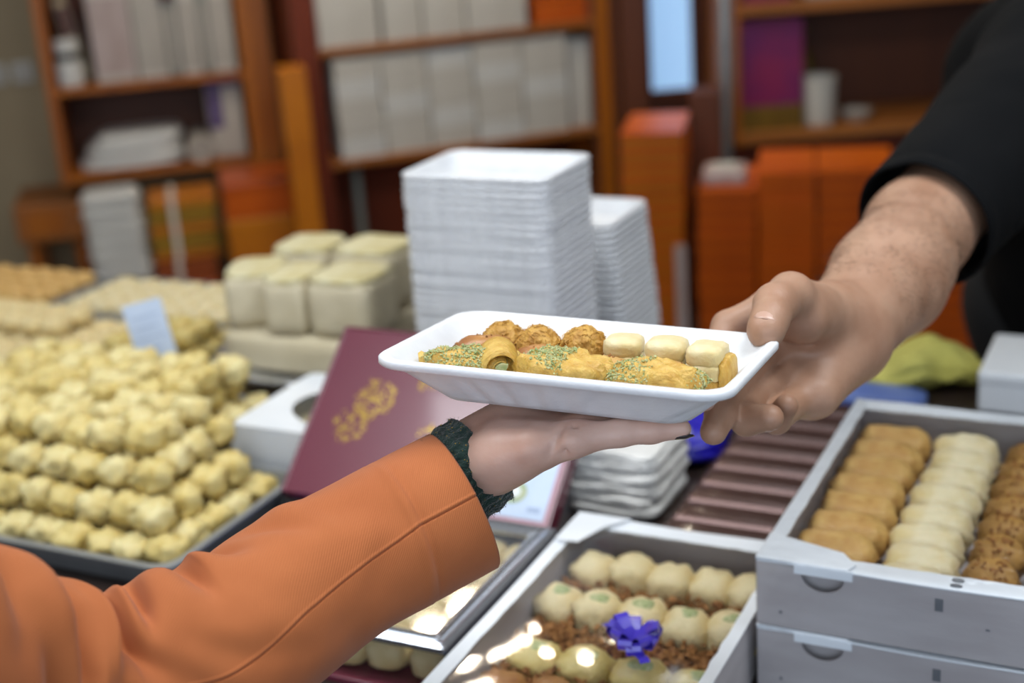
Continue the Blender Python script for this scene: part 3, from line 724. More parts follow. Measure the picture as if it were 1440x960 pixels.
tray_stack(-0.752, 1.690, 20, 0.0088, 'empty white foam tray in the shorter stack behind the tall one', 'empty trays in the shorter stack', 4, (-0.0008, 0))

# ------------------------------------------------------------------ sweets on the tray in the hands
def crumbs(points, size, seed, jitter=0.001):
    r = random.Random(seed); mb = MB()
    for p in points:
        s = size * r.uniform(0.5, 1.3)
        c = Vector(p) + Vector((r.uniform(-1, 1), r.uniform(-1, 1), r.uniform(-.3, 1))) * jitter
        e = [Vector((r.uniform(.5, 1), 0, r.uniform(-.4, .4))), Vector((0, r.uniform(.5, 1), r.uniform(-.4, .4))), Vector((r.uniform(-.3, .3), r.uniform(-.3, .3), r.uniform(.5, 1)))]
        v = [c + e[0] * s, c + e[1] * s, c - e[0] * s, c - e[1] * s, c + e[2] * s, c - e[2] * s]
        mb.add(v, [(0, 1, 4), (1, 2, 4), (2, 3, 4), (3, 0, 4), (1, 0, 5), (2, 1, 5), (3, 2, 5), (0, 3, 5)])
    return mb
def on_surface(me, cond, n, seed):
    r = random.Random(seed); pts = []
    ps = [p for p in me.polygons if cond(p.center, p.normal)]
    if not ps: return pts
    for _ in range(n):
        p = r.choice(ps); vs = [me.vertices[i].co for i in p.vertices]
        a, b = r.random(), r.random()
        if a + b > 1: a, b = 1 - a, 1 - b
        pts.append(vs[0] + (vs[1] - vs[0]) * a + (vs[2] - vs[0]) * b)
    return pts
def in_tray(name, x, y, rz, label, cat, group=None, z=-0.0292, tilt=(0, 0)):
    o = empty(name, label=label, cat=cat, group=group)
    o.matrix_basis = TM @ Matrix.Translation((x, y, z)) @ Matrix.Rotation(rz, 4, 'Z') @ Matrix.Rotation(tilt[0], 4, 'X') @ Matrix.Rotation(tilt[1], 4, 'Y')
    return o
def folds(a, f1, f2, ph):
    def fn(q, p):
        w_ = math.sin(q.x * f1 + q.y * f2 + ph) + 0.6 * math.sin(q.x * f1 * 0.5 - q.y * f2 * 1.6 + ph * 2)
        return q + p * a * w_
    return fn
G3 = 'phyllo parcels along the near side of the hand tray'
def phyllo(x, y, rz, size, seed, label, cond, dense):
    t = in_tray('phyllo_parcel', x, y, rz, label, 'pastry', G3)
    me = blob_mesh('parcel', size, 2.7, 4, 0.20, 1.9, seed, folds(0.0014, 330, 520, seed))
    link('pastry_body', me, M['phyllo'], t)
    tag(crumbs(on_surface(me, cond, int(dense * 1.9), seed), 0.0011, seed, 0.0009).build('pistachio_topping', M['pistachio'], t), 'green ground pistachio', kind='stuff')
    return t, me
p1, _ = phyllo(-0.064, -0.030, 0.10, (0.064, 0.031, 0.027), 1, 'phyllo parcel with open rolled end and heavy pistachio dusting', lambda c, n: c.x < 0.012 and n.z > -0.1, 900)
sp = []
for k in range(46):                                        # rolled open end of the first parcel
    a = k / 45 * 2 * PI * 1.55 + 0.6; rr_ = 0.0045 + 0.0095 * k / 45
    sp.append((rr_ * math.cos(a) * 1.1, rr_ * math.sin(a)))
mb = MB(); rings = []
for yy, gr in ((-0.017, 0.86), (-0.010, 1.0), (0.0, 1.06), (0.010, 0.98), (0.016, 0.8)):
    ring = [(x * gr, yy, z * gr) for x, z in sp] + [(x * gr * 0.86, yy, z * gr * 0.86) for x, z in sp[::-1]]
    rings.append(ring)
mb.loft(rings, True, True).build('rolled_end', M['phyllo'], p1, (0.018, 0.003, 0.0235), (0.12, -0.25, 0.35), smooth=True)
MB().loft([[(0.0035 * (1 + 0.4 * math.sin(3 * a)) * math.cos(a) + 0.0, y, 0.0035 * math.sin(a)) for a in [2 * PI * j / 12 for j in range(12)]] for y in (-0.0185, 0.012)]).build('pistachio_filling', M['pistachio'], p1, (0.018, 0.003, 0.0235), (0.12, -0.25, 0.35))
spk = blob_mesh('spike', (0.008, 0.012, 0.022), 2.2, 2, 0.25, 2, 5)
link('crisp_corner', spk, M['phyllo'], p1, (-0.029, -0.001, 0.006), (0, -0.3, 0))
phyllo(0.000, -0.030, -0.06, (0.066, 0.034, 0.031), 2, 'phyllo parcel with pistachio band across its middle', lambda c, n: -0.030 < c.x < 0.006 and n.z > 0.15 and c.x * 0.6 + c.y > -0.022, 650)
phyllo(0.061, -0.030, 0.05, (0.058, 0.034, 0.029), 3, 'phyllo parcel with pistachio on one corner beside the hand', lambda c, n: (c.x < -0.002 and n.z > 0.0) or c.x > 0.022, 620)
# red-brown fried pieces in the middle row
for k, (x, y, s, rz) in enumerate(((-0.068, -0.001, (0.044, 0.026, 0.031), 0.3), (-0.026, -0.001, (0.042, 0.024, 0.027), -0.05), (0.018, -0.002, (0.034, 0.025, 0.024), 0.2), (0.054, -0.001, (0.044, 0.026, 0.026), 0.0))):
    lab = ['glossy red brown fried pastry tucked behind the rolled parcel', 'red brown pastry bar behind the middle parcel', 'golden pastry lump in front of the pale squares', 'toasted pastry lump under the last pale square'][k]
    t = in_tray('fried_pastry', x, y, rz, lab, 'pastry')
    me = blob_mesh('fried', s, 2.6, 3, 0.10, 1.7, 10 + k)
    link('crust', me, M['fried'] if k < 2 else M['phyllo_d'], t)
    pts = on_surface(me, lambda c, n: n.z > 0.4, 24, k)
    tag(crumbs(pts, 0.0012, k).build('crumbs', M['nut'], t), kind='stuff')
# shredded golden balls at the back
for k, (x, y, s) in enumerate(((-0.068, 0.031, 0.031), (-0.041, 0.028, 0.032), (-0.009, 0.031, 0.033))):
    lab = ['small shredded golden ball at the end of the back row', 'shredded golden ball between two others in the tray', 'shredded golden ball next to the pale pastry squares'][k]
    t = in_tray('kadaif_ball', x, y, k * 1.3, lab, 'pastry')
    me = blob_mesh('ball', (s, s, s * 1.05), 2.0, 4, 0.12, 3.0, 20 + k)
    link('shredded_dough', me, M['kadaif'], t)
    r = random.Random(30 + k); mb = MB()
    for p in on_surface(me, lambda c, n: n.z > -0.3, 170, k):    # fine strands
        d = Vector((r.uniform(-1, 1), r.uniform(-1, 1), r.uniform(-.6, .6))).normalized(); cn = (p - Vector((0, 0, s / 2))).normalized()
        d = (d - cn * d.dot(cn) * 0.8).normalized() * r.uniform(0.003, 0.006)
        mb.tube([p - d * .5, p + cn * 0.0008, p + d * .5], 0.00035, 3)
    tag(mb.build('strands', M['kadaif'], t), kind='stuff')
# pale layered squares
for k, (x, y, rz, s) in enumerate(((0.021, 0.026, 0.12, (0.027, 0.030, 0.028)), (0.051, 0.025, 0.08, (0.028, 0.032, 0.029)), (0.079, 0.022, 0.02, (0.026, 0.033, 0.029)))):
    lab = ['pale square pastry beside the shredded golden balls', 'pale square pastry between two like it', 'pale square pastry with toasted side near the thumb'][k]
    t = in_tray('pale_pastry', x, y, rz, lab, 'pastry')
    for j in range(3):
        me = blob_mesh('layer', (s[0] * (1, .97, .95)[j], s[1] * (1, .98, .95)[j], s[2] / 3 + 0.004), 4.5, 3, 0.05, 3.0, 40 + k * 3 + j)
        link('pastry_layer', me, M['white_pastry'] if j else M['phyllo'], t, (0, 0, j * s[2] / 3))
    if k == 2:
        link('toasted_side', blob_mesh('side', (0.009, 0.030, 0.025), 3.2, 3, 0.1, 3, 60), M['phyllo'], t, (0.0135, 0, 0.001))

# ------------------------------------------------------------------ sweets pile in the big steel tray
def steel_tray(u0, u1, v0, v1, h, label, z=CT):
    t = at_c('steel_tray', (u0 + u1) / 2, (v0 + v1) / 2, z, label, 'tray')
    w_, d = u1 - u0, v1 - v0
    rings = []
    for ins, zz in ((0.012, 0), (0.002, h * 0.9), (0.0, h), (-0.006, h + 0.001), (-0.006, h + 0.003), (0.002, h + 0.003), (0.014, 0.003)):
        rings.append([(x, y, zz) for x, y in rrect(w_ - 2 * ins, d - 2 * ins, 0.02, 4)])
    MB().loft(rings).build('tray_body', M['steel'], t, smooth=False)
    return t
steel_tray(-1.40, -0.855, 0.925, 1.150, 0.028, 'wide steel tray under the customer side of the yellow sweets heap')
steel_tray(-1.40, -0.972, 1.166, 1.325, 0.028, 'narrower steel tray under the far side of the yellow sweets heap')
def knob(q, p):
    """dimpled end and a waist"""
    return Vector((q.x * (1 - 0.10 * math.cos(p.y * 5.5)), q.y, q.z - 0.004 * math.exp(-((p.x * p.x + p.y * p.y) / 0.10)) * (1 if p.z > 0 else 0)))
kn = [blob_mesh('knob', (0.038, 0.040, 0.031), 2.4, 3, 0.42, 2.7, 70 + i, knob) for i in range(4)]
for i, m_ in enumerate(kn): m_.materials.append(M['pile1'] if i % 2 else M['pile2'])
LH, STEP = 0.0265, 0.0385
r = random.Random(11); hidden = MB()
lowp = blob_mesh('lowp', (0.037, 0.037, 0.03), 2.6, 1)
lv = [v.co.copy() for v in lowp.vertices]; lf = [tuple(p.vertices) for p in lowp.polygons]; bpy.data.meshes.remove(lowp)
LAYERS = 4
for k in range(LAYERS):
    u_r = -0.886 - 0.027 * k; u_l = -1.325 + 0.010 * k; v_n = 0.960 + 0.027 * k; v_f = 1.30 - 0.016 * k
    nu = int((u_r - u_l) / STEP); nv = int((v_f - v_n) / STEP)
    for i in range(nu + 1):
        for j in range(nv + 1):
            u = u_r - i * STEP + r.uniform(-.004, .004); v = v_n + j * STEP + r.uniform(-.004, .004)
            z = CT + 0.0035 + k * LH + (r.uniform(-.001, .004) if k else 0)
            if u > -0.985 and v > 1.130: continue
            edge = i < 2 or (u > -1.03 and v > 1.09) or j < 2 or i == nu or j == nv
            if k < LAYERS - 1 and not edge:
                c = cf(u, v, z); hidden.add([c + q for q in lv], lf); continue
            o = bpy.data.objects.new('knobbly_sweet', kn[r.randrange(4)]); COL.objects.link(o)
            o.location = cf(u, v, z); o.rotation_euler = (r.uniform(-.25, .25), r.uniform(-.25, .25), CA + r.uniform(-.5, .5) + (PI / 2) * r.randrange(2))
            tag(o, 'pale yellow knobbly sweet in the %s layer of the heap' % ['bottom', 'second', 'third', 'top'][k], 'sweet', 'pale yellow sweets heaped in the large steel tray')
tag(hidden.build('knobbly_sweet_core', M['pile1']), 'pale yellow sweets inside the heap in the large steel tray', 'sweets', None, 'stuff')
# price card
t = at_c('price_card', -1.178, 1.335, CT, 'white price card standing behind the heap of yellow sweets', 'card', rz=0.35)
mm = Matrix.Rotation(math.radians(-13), 4, 'Y') @ Matrix.Rotation(math.radians(-10), 4, 'X')
M['card_blue'] = mat('bright_white_card', 'c9d8ee', 0.5, 'bfd0ea', 20)
MB().box(-0.027, 0.027, -0.001, 0.001, 0.048, 0.142, mm).build('card', M['card_blue'], t)
for i in range(5): MB().box(-0.019, 0.019 - 0.006 * (i % 2), -0.0016, -0.0009, 0.066 + i * 0.014, 0.0675 + i * 0.014, mm).build('printed_line', M['ink_blue'], t)
MB().box(-0.003, 0.003, 0.001, 0.003, 0.0, 0.10, mm).build('holder', M['steel'], t)

# trays further back on the left
steel_tray(-1.79, -1.385, 1.345, 1.565, 0.02, 'steel tray of cream square sweets behind the yellow heap')
steel_tray(-1.37, -1.20, 1.345, 1.565, 0.02, 'small steel tray of golden sweets beside the halva plate')
steel_tray(-2.02, -1.635, 1.58, 1.755, 0.02, 'steel tray of toasted brown sweets along the far counter edge')
steel_tray(-1.62, -1.22, 1.58, 1.755, 0.02, 'steel tray of pale sweets along the far counter edge')
def scatter(u0, u1, v0, v1, nu, nv, size, m, name, label, cat, group, seed, z=CT + 0.0035, power=3.5):
    r = random.Random(seed); ms = []
    for i in range(3):
        me = blob_mesh(name, size, power, 3, 0.10, 2.0, seed + i); me.materials.append(m); ms.append(me)
    for i in range(nu):
        for j in range(nv):
            o = bpy.data.objects.new(name, ms[r.randrange(3)]); COL.objects.link(o)
            o.location = cf(u0 + (u1 - u0) * (i + .5) / nu + r.uniform(-.002, .002), v0 + (v1 - v0) * (j + .5) / nv + r.uniform(-.002, .002), z)
            o.rotation_euler = (0, 0, CA + r.uniform(-.1, .1)); tag(o, label, cat, group)
scatter(-1.77, -1.40, 1.36, 1.55, 9, 5, (0.038, 0.036, 0.026), M['cream2'], 'square_sweet', 'cream square sweet in the tray behind the yellow heap', 'sweet', 'cream square sweets', 101)
scatter(-1.66, -1.47, 1.44, 1.53, 5, 2, (0.040, 0.040, 0.026), M['cream2'], 'square_sweet', 'cream square sweet lying on top of the others', 'sweet', 'cream squares on the second layer', 105, CT + 0.0295)
scatter(-1.355, -1.215, 1.36, 1.55, 4, 5, (0.034, 0.036, 0.030), M['cream'], 'golden_sweet', 'golden sweet in the small tray beside the halva plate', 'sweet', 'golden sweets beside the halva', 110)
scatter(-1.345, -1.225, 1.39, 1.52, 3, 3, (0.036, 0.038, 0.028), M['cream'], 'golden_sweet', 'golden sweet stacked on the small tray beside the halva', 'sweet', 'golden sweets on the second layer', 112, CT + 0.033)
scatter(-2.0, -1.65, 1.595, 1.74, 8, 4, (0.040, 0.038, 0.032), M['phyllo_d'], 'toasted_sweet', 'toasted brown sweet in the far counter tray', 'sweet', 'toasted brown sweets', 115)
scatter(-1.60, -1.24, 1.595, 1.74, 8, 4, (0.042, 0.038, 0.028), M['white_pastry'], 'pale_sweet', 'pale sweet in the tray along the far counter edge', 'sweet', 'pale sweets along the far edge', 118)

# ------------------------------------------------------------------ halva on its plate
HU, HV = -1.035, 1.500
t = at_c('serving_plate', HU, HV, CT, 'round white rimmed steel plate carrying the halva blocks', 'plate')
MB().lathe([(0.07, 0.0), (0.075, 0.004), (0.06, 0.02), (0.10, 0.026), (0.152, 0.040), (0.156, 0.043), (0.154, 0.046), (0.148, 0.045), (0.10, 0.032), (0.0, 0.030)], 56, cap1=False).build('plate', M['silver'], t, smooth=True)
zpl = CT + 0.0335
def halva(u, v, sx, sy, h, rz, label, z, top, seed, power=7):
    t = at_c('halva_block', u, v, z, label, 'halva', None, rz)
    me = blob_mesh('halva', (sx, sy, h), power, 4, 0.03, 1.5, seed); link('block', me, M['halva'], t)
    if top:
        cr = crumbs(on_surface(me, lambda c, n: n.z > 0.6, 150, seed), 0.0022, seed, 0.002)
        tag(cr.build('crumb_topping', M['halva_top'], t), kind='stuff')
        link('top_crust', blob_mesh('crust', (sx * 0.95, sy * 0.95, 0.010), 6, 3, 0.05, 2.5, seed), M['halva_top'], t, (0, 0, h - 0.007))
    return t
halva(HU - 0.005, HV - 0.052, 0.205, 0.10, 0.052, 0.0, 'long base slab of halva along the near side of the plate', zpl, False, 1, 6)
halva(HU, HV + 0.055, 0.20, 0.10, 0.052, 0.05, 'long base slab of halva along the far side of the plate', zpl, False, 2, 6)
zt = zpl + 0.052
halva(HU - 0.077, HV - 0.040, 0.076, 0.092, 0.072, 0.42, 'halva block turned on the end of the near slab', zt, True, 3)
halva(HU - 0.006, HV - 0.056, 0.060, 0.088, 0.074, 0.12, 'narrow halva block in the middle of the near slab', zt, True, 4)
halva(HU + 0.074, HV - 0.046, 0.092, 0.094, 0.076, 0.02, 'wide halva block on the near slab beside foam trays', zt, True, 5)
halva(HU - 0.055, HV + 0.056, 0.085, 0.090, 0.080, 0.1, 'halva block on the far slab beside golden sweets', zt, True, 6)
halva(HU + 0.045, HV + 0.060, 0.095, 0.090, 0.082, -0.05, 'wide halva block on the far slab', zt, True, 7)

# ------------------------------------------------------------------ white box with an oval window, film box, maroon lid
WU0, WU1, WV0, WV1, WZ = -0.955, -0.690, 1.168, 1.335, 0.070
t = at_c('window_box', (WU0 + WU1) / 2, (WV0 + WV1) / 2, CT, 'white cardboard box with an oval film window in its lid', 'box')
w_, d = (WU1 - WU0) / 2, (WV1 - WV0) / 2
for x0, x1, y0, y1 in ((-w_, w_, -d, -d + .002), (-w_, w_, d - .002, d), (-w_, -w_ + .002, -d + .002, d - .002), (w_ - .002, w_, -d + .002, d - .002)):
    MB().box(x0, x1, y0, y1, 0, WZ - 0.001).build('side_wall', M['card_w'], t)
MB().box(-w_ + .002, w_ - .002, -d + .002, d - .002, 0, 0.002).build('bottom', M['card_w'], t)
n = 64; outer = []; inner = []
for k in range(n):
    a = 2 * PI * k / n; c, s = math.cos(a), math.sin(a)
    f = min(w_ / max(abs(c), 1e-6), d / max(abs(s), 1e-6)); outer.append((f * c, f * s)); inner.append((w_ * 0.72 * c, d * 0.78 * s))
v = [(x, y, WZ) for x, y in outer] + [(x, y, WZ) for x, y in inner] + [(x, y, WZ - .0015) for x, y in outer] + [(x, y, WZ - .0015) for x, y in inner]
f = []
for k in range(n):
    j = (k + 1) % n
    f += [(k, j, n + j, n + k), (2 * n + j, 2 * n + k, 3 * n + k, 3 * n + j), (n + k, n + j, 3 * n + j, 3 * n + k), (j, k, 2 * n + k, 2 * n + j)]
MB().add(v, f).build('lid_panel', M['card_w'], t)
fr_ = [[(w_ * 0.76 * q * math.cos(2 * PI * k / 40), d * 0.82 * q * math.sin(2 * PI * k / 40), WZ - 0.003 - 0.004 * (1 - q)) for k in range(40)] for q in (1.0, 0.7, 0.35, 0.03)]
MB().loft(fr_, False, True).build('film_window', M['film_flat'], t, smooth=True)
scatter(WU0 + 0.02, WU1 - 0.02, WV0 + 0.02, WV1 - 0.02, 6, 4, (0.036, 0.038, 0.04), M['cream2'], 'boxed_sweet', 'cream sweet inside the box with the oval window', 'sweet', 'sweets in the window box', 130, CT + 0.0025)

t = at_c('film_box', -0.772, 0.960, CT, 'low flat box sealed in pale blue film beside the sweets heap', 'box')
MB().box(-0.072, 0.072, -0.155, 0.155, 0, 0.012).build('box_body', M['blue_l'], t, bevel=0.002)
MB().box(-0.0725, 0.0725, -0.1555, 0.1555, 0.0122, 0.0136).build('film', M['wrap'], t)

LT = 40.24
t = empty('maroon_lid', cf(-0.850, 1.108, 1.0)); t.rotation_euler = (Matrix.Rotation(CA, 3, 'Z') @ Matrix.Rotation(math.radians(LT), 3, 'X')).to_euler()
tag(t, 'glossy maroon box lid with gold ornament leaning on the white box', 'box lid')
MB().box(0, 0.31, 0, 0.203, -0.003, 0).build('lid_panel', M['maroon'], t, bevel=0.001)
for a in ((0, 0.31, -0.0005, 0.0025), (0, 0.31, 0.2005, 0.2035), (0, 0.003, 0, 0.203), (0.307, 0.31, 0, 0.203)):
    MB().box(*a, -0.018, 0.0012).build('rim', M['maroon'], t, bevel=0.0008)
r = random.Random(5)
def petals(cx, cy, R_, n, seed):
    r = random.Random(seed); mb = MB()
    for k in range(n):
        a = r.uniform(0, 2 * PI); q = R_ * math.sqrt(r.random()); x, y = cx + q * math.cos(a), cy + q * math.sin(a); b = r.uniform(0, PI); l, ww = r.uniform(.002, .0045), r.uniform(.0008, .0016)
        c, s = math.cos(b), math.sin(b)
        pts = [(x + c * l, y + s * l), (x - s * ww, y + c * ww), (x - c * l, y - s * l), (x + s * ww, y - c * ww)]
        mb.loft([[(px, py, 0.0001) for px, py in pts], [(px, py, 0.0005) for px, py in pts]])
    return mb
for cx, cy, R_, n, sd in ((0.070, 0.118, 0.024, 90, 1), (0.052, 0.085, 0.020, 60, 2), (0.125, 0.150, 0.014, 35, 3), (0.155, 0.075, 0.022, 45, 4), (0.24, 0.12, 0.02, 45, 5)):
    tag(petals(cx, cy, R_, n, sd).build('gold_ornament', M['gold'], t), 'gold floral print', kind='stuff')
M['card_pink'] = mat('pink_border_card', 'b88a98', 0.4, 'b08290', 20)
MB().box(0.222, 0.3065, 0.003, 0.078, 0.0006, 0.0018).build('card_border', M['card_pink'], t)
cdd = MB().box(0.225, 0.302, 0.008, 0.074, 0.0018, 0.0026).build('label_card', M['card_blue'], t)
e_ = MB(); e_.loft([[(0.262 + 0.0155 * math.cos(2 * PI * k / 32), 0.035 + 0.0125 * math.sin(2 * PI * k / 32), z) for k in range(32)] for z in (0.0026, 0.0030)]); e_.build('emblem', M['ink_green'], cdd)
e_ = MB(); e_.loft([[(0.262 + 0.0085 * math.cos(2 * PI * k / 32), 0.035 + 0.0065 * math.sin(2 * PI * k / 32), z) for k in range(32)] for z in (0.0030, 0.0033)]); e_.build('emblem_centre', M['card_w'], cdd)
for x0, x1, y in ((0.240, 0.258, 0.060), (0.262, 0.286, 0.0595), (0.232, 0.240, 0.022), (0.282, 0.296, 0.016)):
    MB().box(x0, x1, y, y + 0.005, 0.0026, 0.0029).build('printed_mark', M['ink_blue'], cdd)

# ------------------------------------------------------------------ clear sweet box with silver rim
SU0, SU1, SV0, SV1 = -0.688, -0.5175, 0.858, 1.082
t = at_c('silver_box', (SU0 + SU1) / 2, (SV0 + SV1) / 2, CT, 'clear sided sweet box with a wide silver rim and maroon base', 'box')
w_, d = (SU1 - SU0) / 2, (SV1 - SV0) / 2
MB().box(-w_ - .004, w_ + .004, -d - .006, d + .006, 0, 0.006).build('base', M['maroon'], t, bevel=0.001)
for x0, x1, y0, y1 in ((-w_, w_, -d, -d + .0008), (-w_, w_, d - .0008, d)):
    MB().box(x0, x1, y0, y1, 0.006, 0.046).build('clear_side', M['film_flat'], t)
M['slate'] = mat('slate_blue_board', '5c6070', 0.4, '525666', 12)
for x0, x1 in ((-w_, -w_ + .001), (w_ - .001, w_)):
    MB().box(x0, x1, -d, d, 0.006, 0.046).build('board_side', M['slate'], t)
rings = [[(x, y, z) for x, y in rrect(2 * w_ - 2 * i, 2 * d - 2 * i, 0.004, 3)] for i, z in ((0, 0.044), (0.0, 0.049), (0.004, 0.0515), (0.011, 0.0495), (0.013, 0.0520), (0.020, 0.0485), (0.020, 0.0455), (0.0, 0.044))]
MB().loft(rings, False, False).build('silver_rim', M['silver'], t)
MB().box(-w_ + .019, w_ - .019, -d + .019, d - .019, 0.0462, 0.0468).build('clear_top', M['film_flat'], t)
scatter(SU0 + 0.006, SU1 - 0.006, SV0 + 0.006, SV1 - 0.006, 4, 5, (0.039, 0.041, 0.030), M['cream2'], 'boxed_sweet', 'pale sweet inside the silver rimmed box', 'sweet', 'sweets in the silver rimmed box', 140, CT + 0.0065)

# ------------------------------------------------------------------ open cardboard sweet boxes
def card_box(u0, u1, v0, v1, z0, h, label, lw=0.006, rim=0.018, notch=True, marks=True, flap='near'):
    t = at_c('cardboard_box', (u0 + u1) / 2, (v0 + v1) / 2, z0, label, 'box')
    w_, d = (u1 - u0) / 2, (v1 - v0) / 2
    MB().box(-w_, w_, -d, d, 0, 0.002).build('bottom', M['card_g'], t)
    # near wall, outer sheet with a half round thumb notch, and the inner sheet behind it
    nx = -w_ + 0.052; nr = 0.0165
    pts = [(-w_, 0.002), (w_, 0.002), (w_, h)]
    if notch:
        pts += [(nx + nr, h)] + [(nx + nr * math.cos(a), h - 0.006 - (nr - 0.0035) * math.sin(a)) for a in [PI * k / 14 for k in range(15)]] + [(nx - nr, h)]
    pts += [(-w_, h)]
    mb = MB(); nn = len(pts)
    va = [(x, -d, z) for x, z in pts] + [(x, -d + 0.0016, z) for x, z in pts]
    mb.add(va, [tuple(range(nn)), tuple(range(nn, 2 * nn))[::-1]] + [((k + 1) % nn, k, nn + k, nn + (k + 1) % nn) for k in range(nn)])
    mb.build('near_wall', M['card_g'], t)
    MB().box(-w_ + .002, w_ - .002, -d + .0100, -d + .0116, 0.002, h - 0.002).build('near_wall_lining', M['card_g'], t)
    MB().box(-w_, w_, d - lw, d, 0.002, h).build('far_wall', M['card_g'], t)
    MB().box(-w_, -w_ + lw, -d + .006, d - lw, 0.002, h).build('left_wall', M['card_g'], t)
    MB().box(w_ - lw, w_, -d + .006, d - lw, 0.002, h).build('right_wall', M['card_g'], t)
    rr = random.Random(int(z0 * 1000))
    def strip(name, x0, x1, y0, y1, z, axis):
        """thin folded rim with a slightly frayed inner edge"""
        k = 26; mb = MB(); a = []; b = []
        for i in range(k + 1):
            f_ = i / k; j = rr.uniform(-.0007, .0007)
            if axis == 'x': a.append((x0 + (x1 - x0) * f_, y0, z + 0.0006 * math.sin(f_ * 9))); b.append((x0 + (x1 - x0) * f_, y1 + j, z - 0.0015))
            else: a.append((x0, y0 + (y1 - y0) * f_, z + 0.0006 * math.sin(f_ * 9))); b.append((x1 + j, y0 + (y1 - y0) * f_, z - 0.0015))
        v = a + b + [(p[0], p[1], p[2] - .0012) for p in a + b]; m = 2 * (k + 1); f_ = []
        for i in range(k):
            q = (i, i + 1, k + 2 + i, k + 1 + i); f_ += [q, tuple(x + m for x in q[::-1]), (i + 1, i, m + i, m + i + 1), (k + 1 + i, k + 2 + i, m + k + 2 + i, m + k + 1 + i)]
        mb.add(v, f_); o = mb.build(name, M['card_w'], t)
    strip('rim_flap', -w_, w_, -d - 0.0005, -d + rim * 1.25, h + 0.0015, 'x')
    strip('rim_flap', -w_, w_, d, d - rim, h + 0.0012, 'x')
    strip('rim_flap', -w_ - .0003, -w_ + rim * 0.62, -d, d, h + 0.0022, 'y')
    strip('rim_flap', w_, w_ - rim * 0.62, -d, d, h + 0.0022, 'y')
    return t, w_, d
def corner_flap(t, pts, z, name='corner_flap'):
    MB().poly_extrude(pts, z, z + 0.0012).build(name, M['card_w'], t)
RB = (-0.2905, -0.035, 0.962, 1.312)
for k in range(2):
    z0 = CT + 0.0600 * k
    t, w_, d = card_box(*RB, z0, 0.055, ['grey white cardboard box under the open box of sweets', 'open shrink wrapped cardboard box with columns of assorted pastries'][k])
    h = 0.055
    corner_flap(t, [(-w_ - .0006, -d - .0006), (-w_ + 0.071, -d - .0006), (-w_ + 0.075, -d + 0.010), (-w_ + 0.062, -d + 0.026), (-w_ + 0.010, -d + 0.040), (-w_ - .0006, -d + 0.042)], h + 0.0026)
    MB().box(-w_ + 0.03, -w_ + 0.075, -d - 0.0012, -d - 0.0002, h - 0.0055, h + 0.0030).build('tucked_edge', M['card_w'], t)
    # printed marks
    for (x, zz, sx, sz) in ((0.008, 0.036, 0.006, 0.0105), (-w_ + 0.012, 0.012, 0.0022, 0.0022), (0.057, 0.026, 0.003, 0.0015)):
        MB().box(-w_ + 0.128 + x if sx == 0.006 else (-w_ + 0.018 if sx == 0.0022 else 0.045), (-w_ + 0.128 + x if sx == 0.006 else (-w_ + 0.018 if sx == 0.0022 else 0.045)) + sx, -d - 0.0004, -d + 0.0002, zz, zz + sz).build('printed_mark', M['ink'], t)
    if k == 1:
        for yy in (0.0055, 0.0145):
            MB().loft([[(-w_ + 0.150 + 0.0045 * math.cos(2 * PI * j / 20), -d + yy + 0.0024 * math.sin(2 * PI * j / 20), z) for j in range(20)] for z in (h - 0.001, h + 0.0018)]).build('printed_mark', M['ink'], t)
    # shrink wrap skin around the box
    wr = MB(); e = 0.0016
    wr.box(-w_ - e, w_ + e, -d - e, d + e, 0.0005, h + 0.0045)
    wr.build('shrink_wrap', M['wrap'], t, bevel=0.003)
zf = CT + 0.0625
def col_sweets(u, w_, n, v0, v1, size, m, name, label, group, seed, power, tilt, extra=None, zz=zf):
    r = random.Random(seed); ms = []
    for i in range(4):
        me = blob_mesh(name, size, power, 3, 0.15, 2.6, seed + i, folds(0.0007, 350, 300, i)); me.materials.append(m); ms.append(me)
    for k in range(n):
        v = v0 + (v1 - v0) * (k + .5) / n
        t = at_c(name, u + r.uniform(-.002, .002), v, zz, label, 'pastry', group, r.uniform(-.06, .06))
        me = ms[r.randrange(4)]
        b = link('pastry_body', me, None, t); b.rotation_euler = (tilt, 0, 0); b.location = (0, 0, abs(math.sin(tilt)) * size[1] * 0.42)
        if extra:
            tag(crumbs(on_surface(me, lambda c, n: n.z > 0.55 and abs(c.x) < size[0] * .3, 40, k), 0.0024, k, 0.001).build('pistachio_topping', extra, b), kind='stuff')
col_sweets(-0.2475, 0, 8, 0.985, 1.298, (0.066, 0.036, 0.038), M['phyllo_d'], 'phyllo_slice', 'wide toasted phyllo slice along the side of the open box', 'toasted phyllo slices in the open box', 200, 3.2, 0.25)
col_sweets(-0.1805, 0, 8, 0.985, 1.298, (0.058, 0.035, 0.037), M['white_pastry'], 'white_slice', 'pale pastry slice between toasted slices and nut biscuits', 'pale pastry slices in the open box', 210, 3.6, 0.22)
col_sweets(-0.1245, 0, 8, 0.985, 1.298, (0.044, 0.036, 0.036), M['choc'], 'nut_biscuit', 'round brown biscuit topped with pistachio in the open box', 'nut biscuits in the open box', 220, 2.4, 0.2, M['olive_nut'] if 'olive_nut' in M else M['nut'])
col_sweets(-0.0725, 0, 8, 0.985, 1.298, (0.050, 0.035, 0.037), M['white_pastry'], 'white_slice', 'pale pastry slice beyond the nut biscuits', 'pale slices beyond the biscuits', 230, 3.6, 0.22)
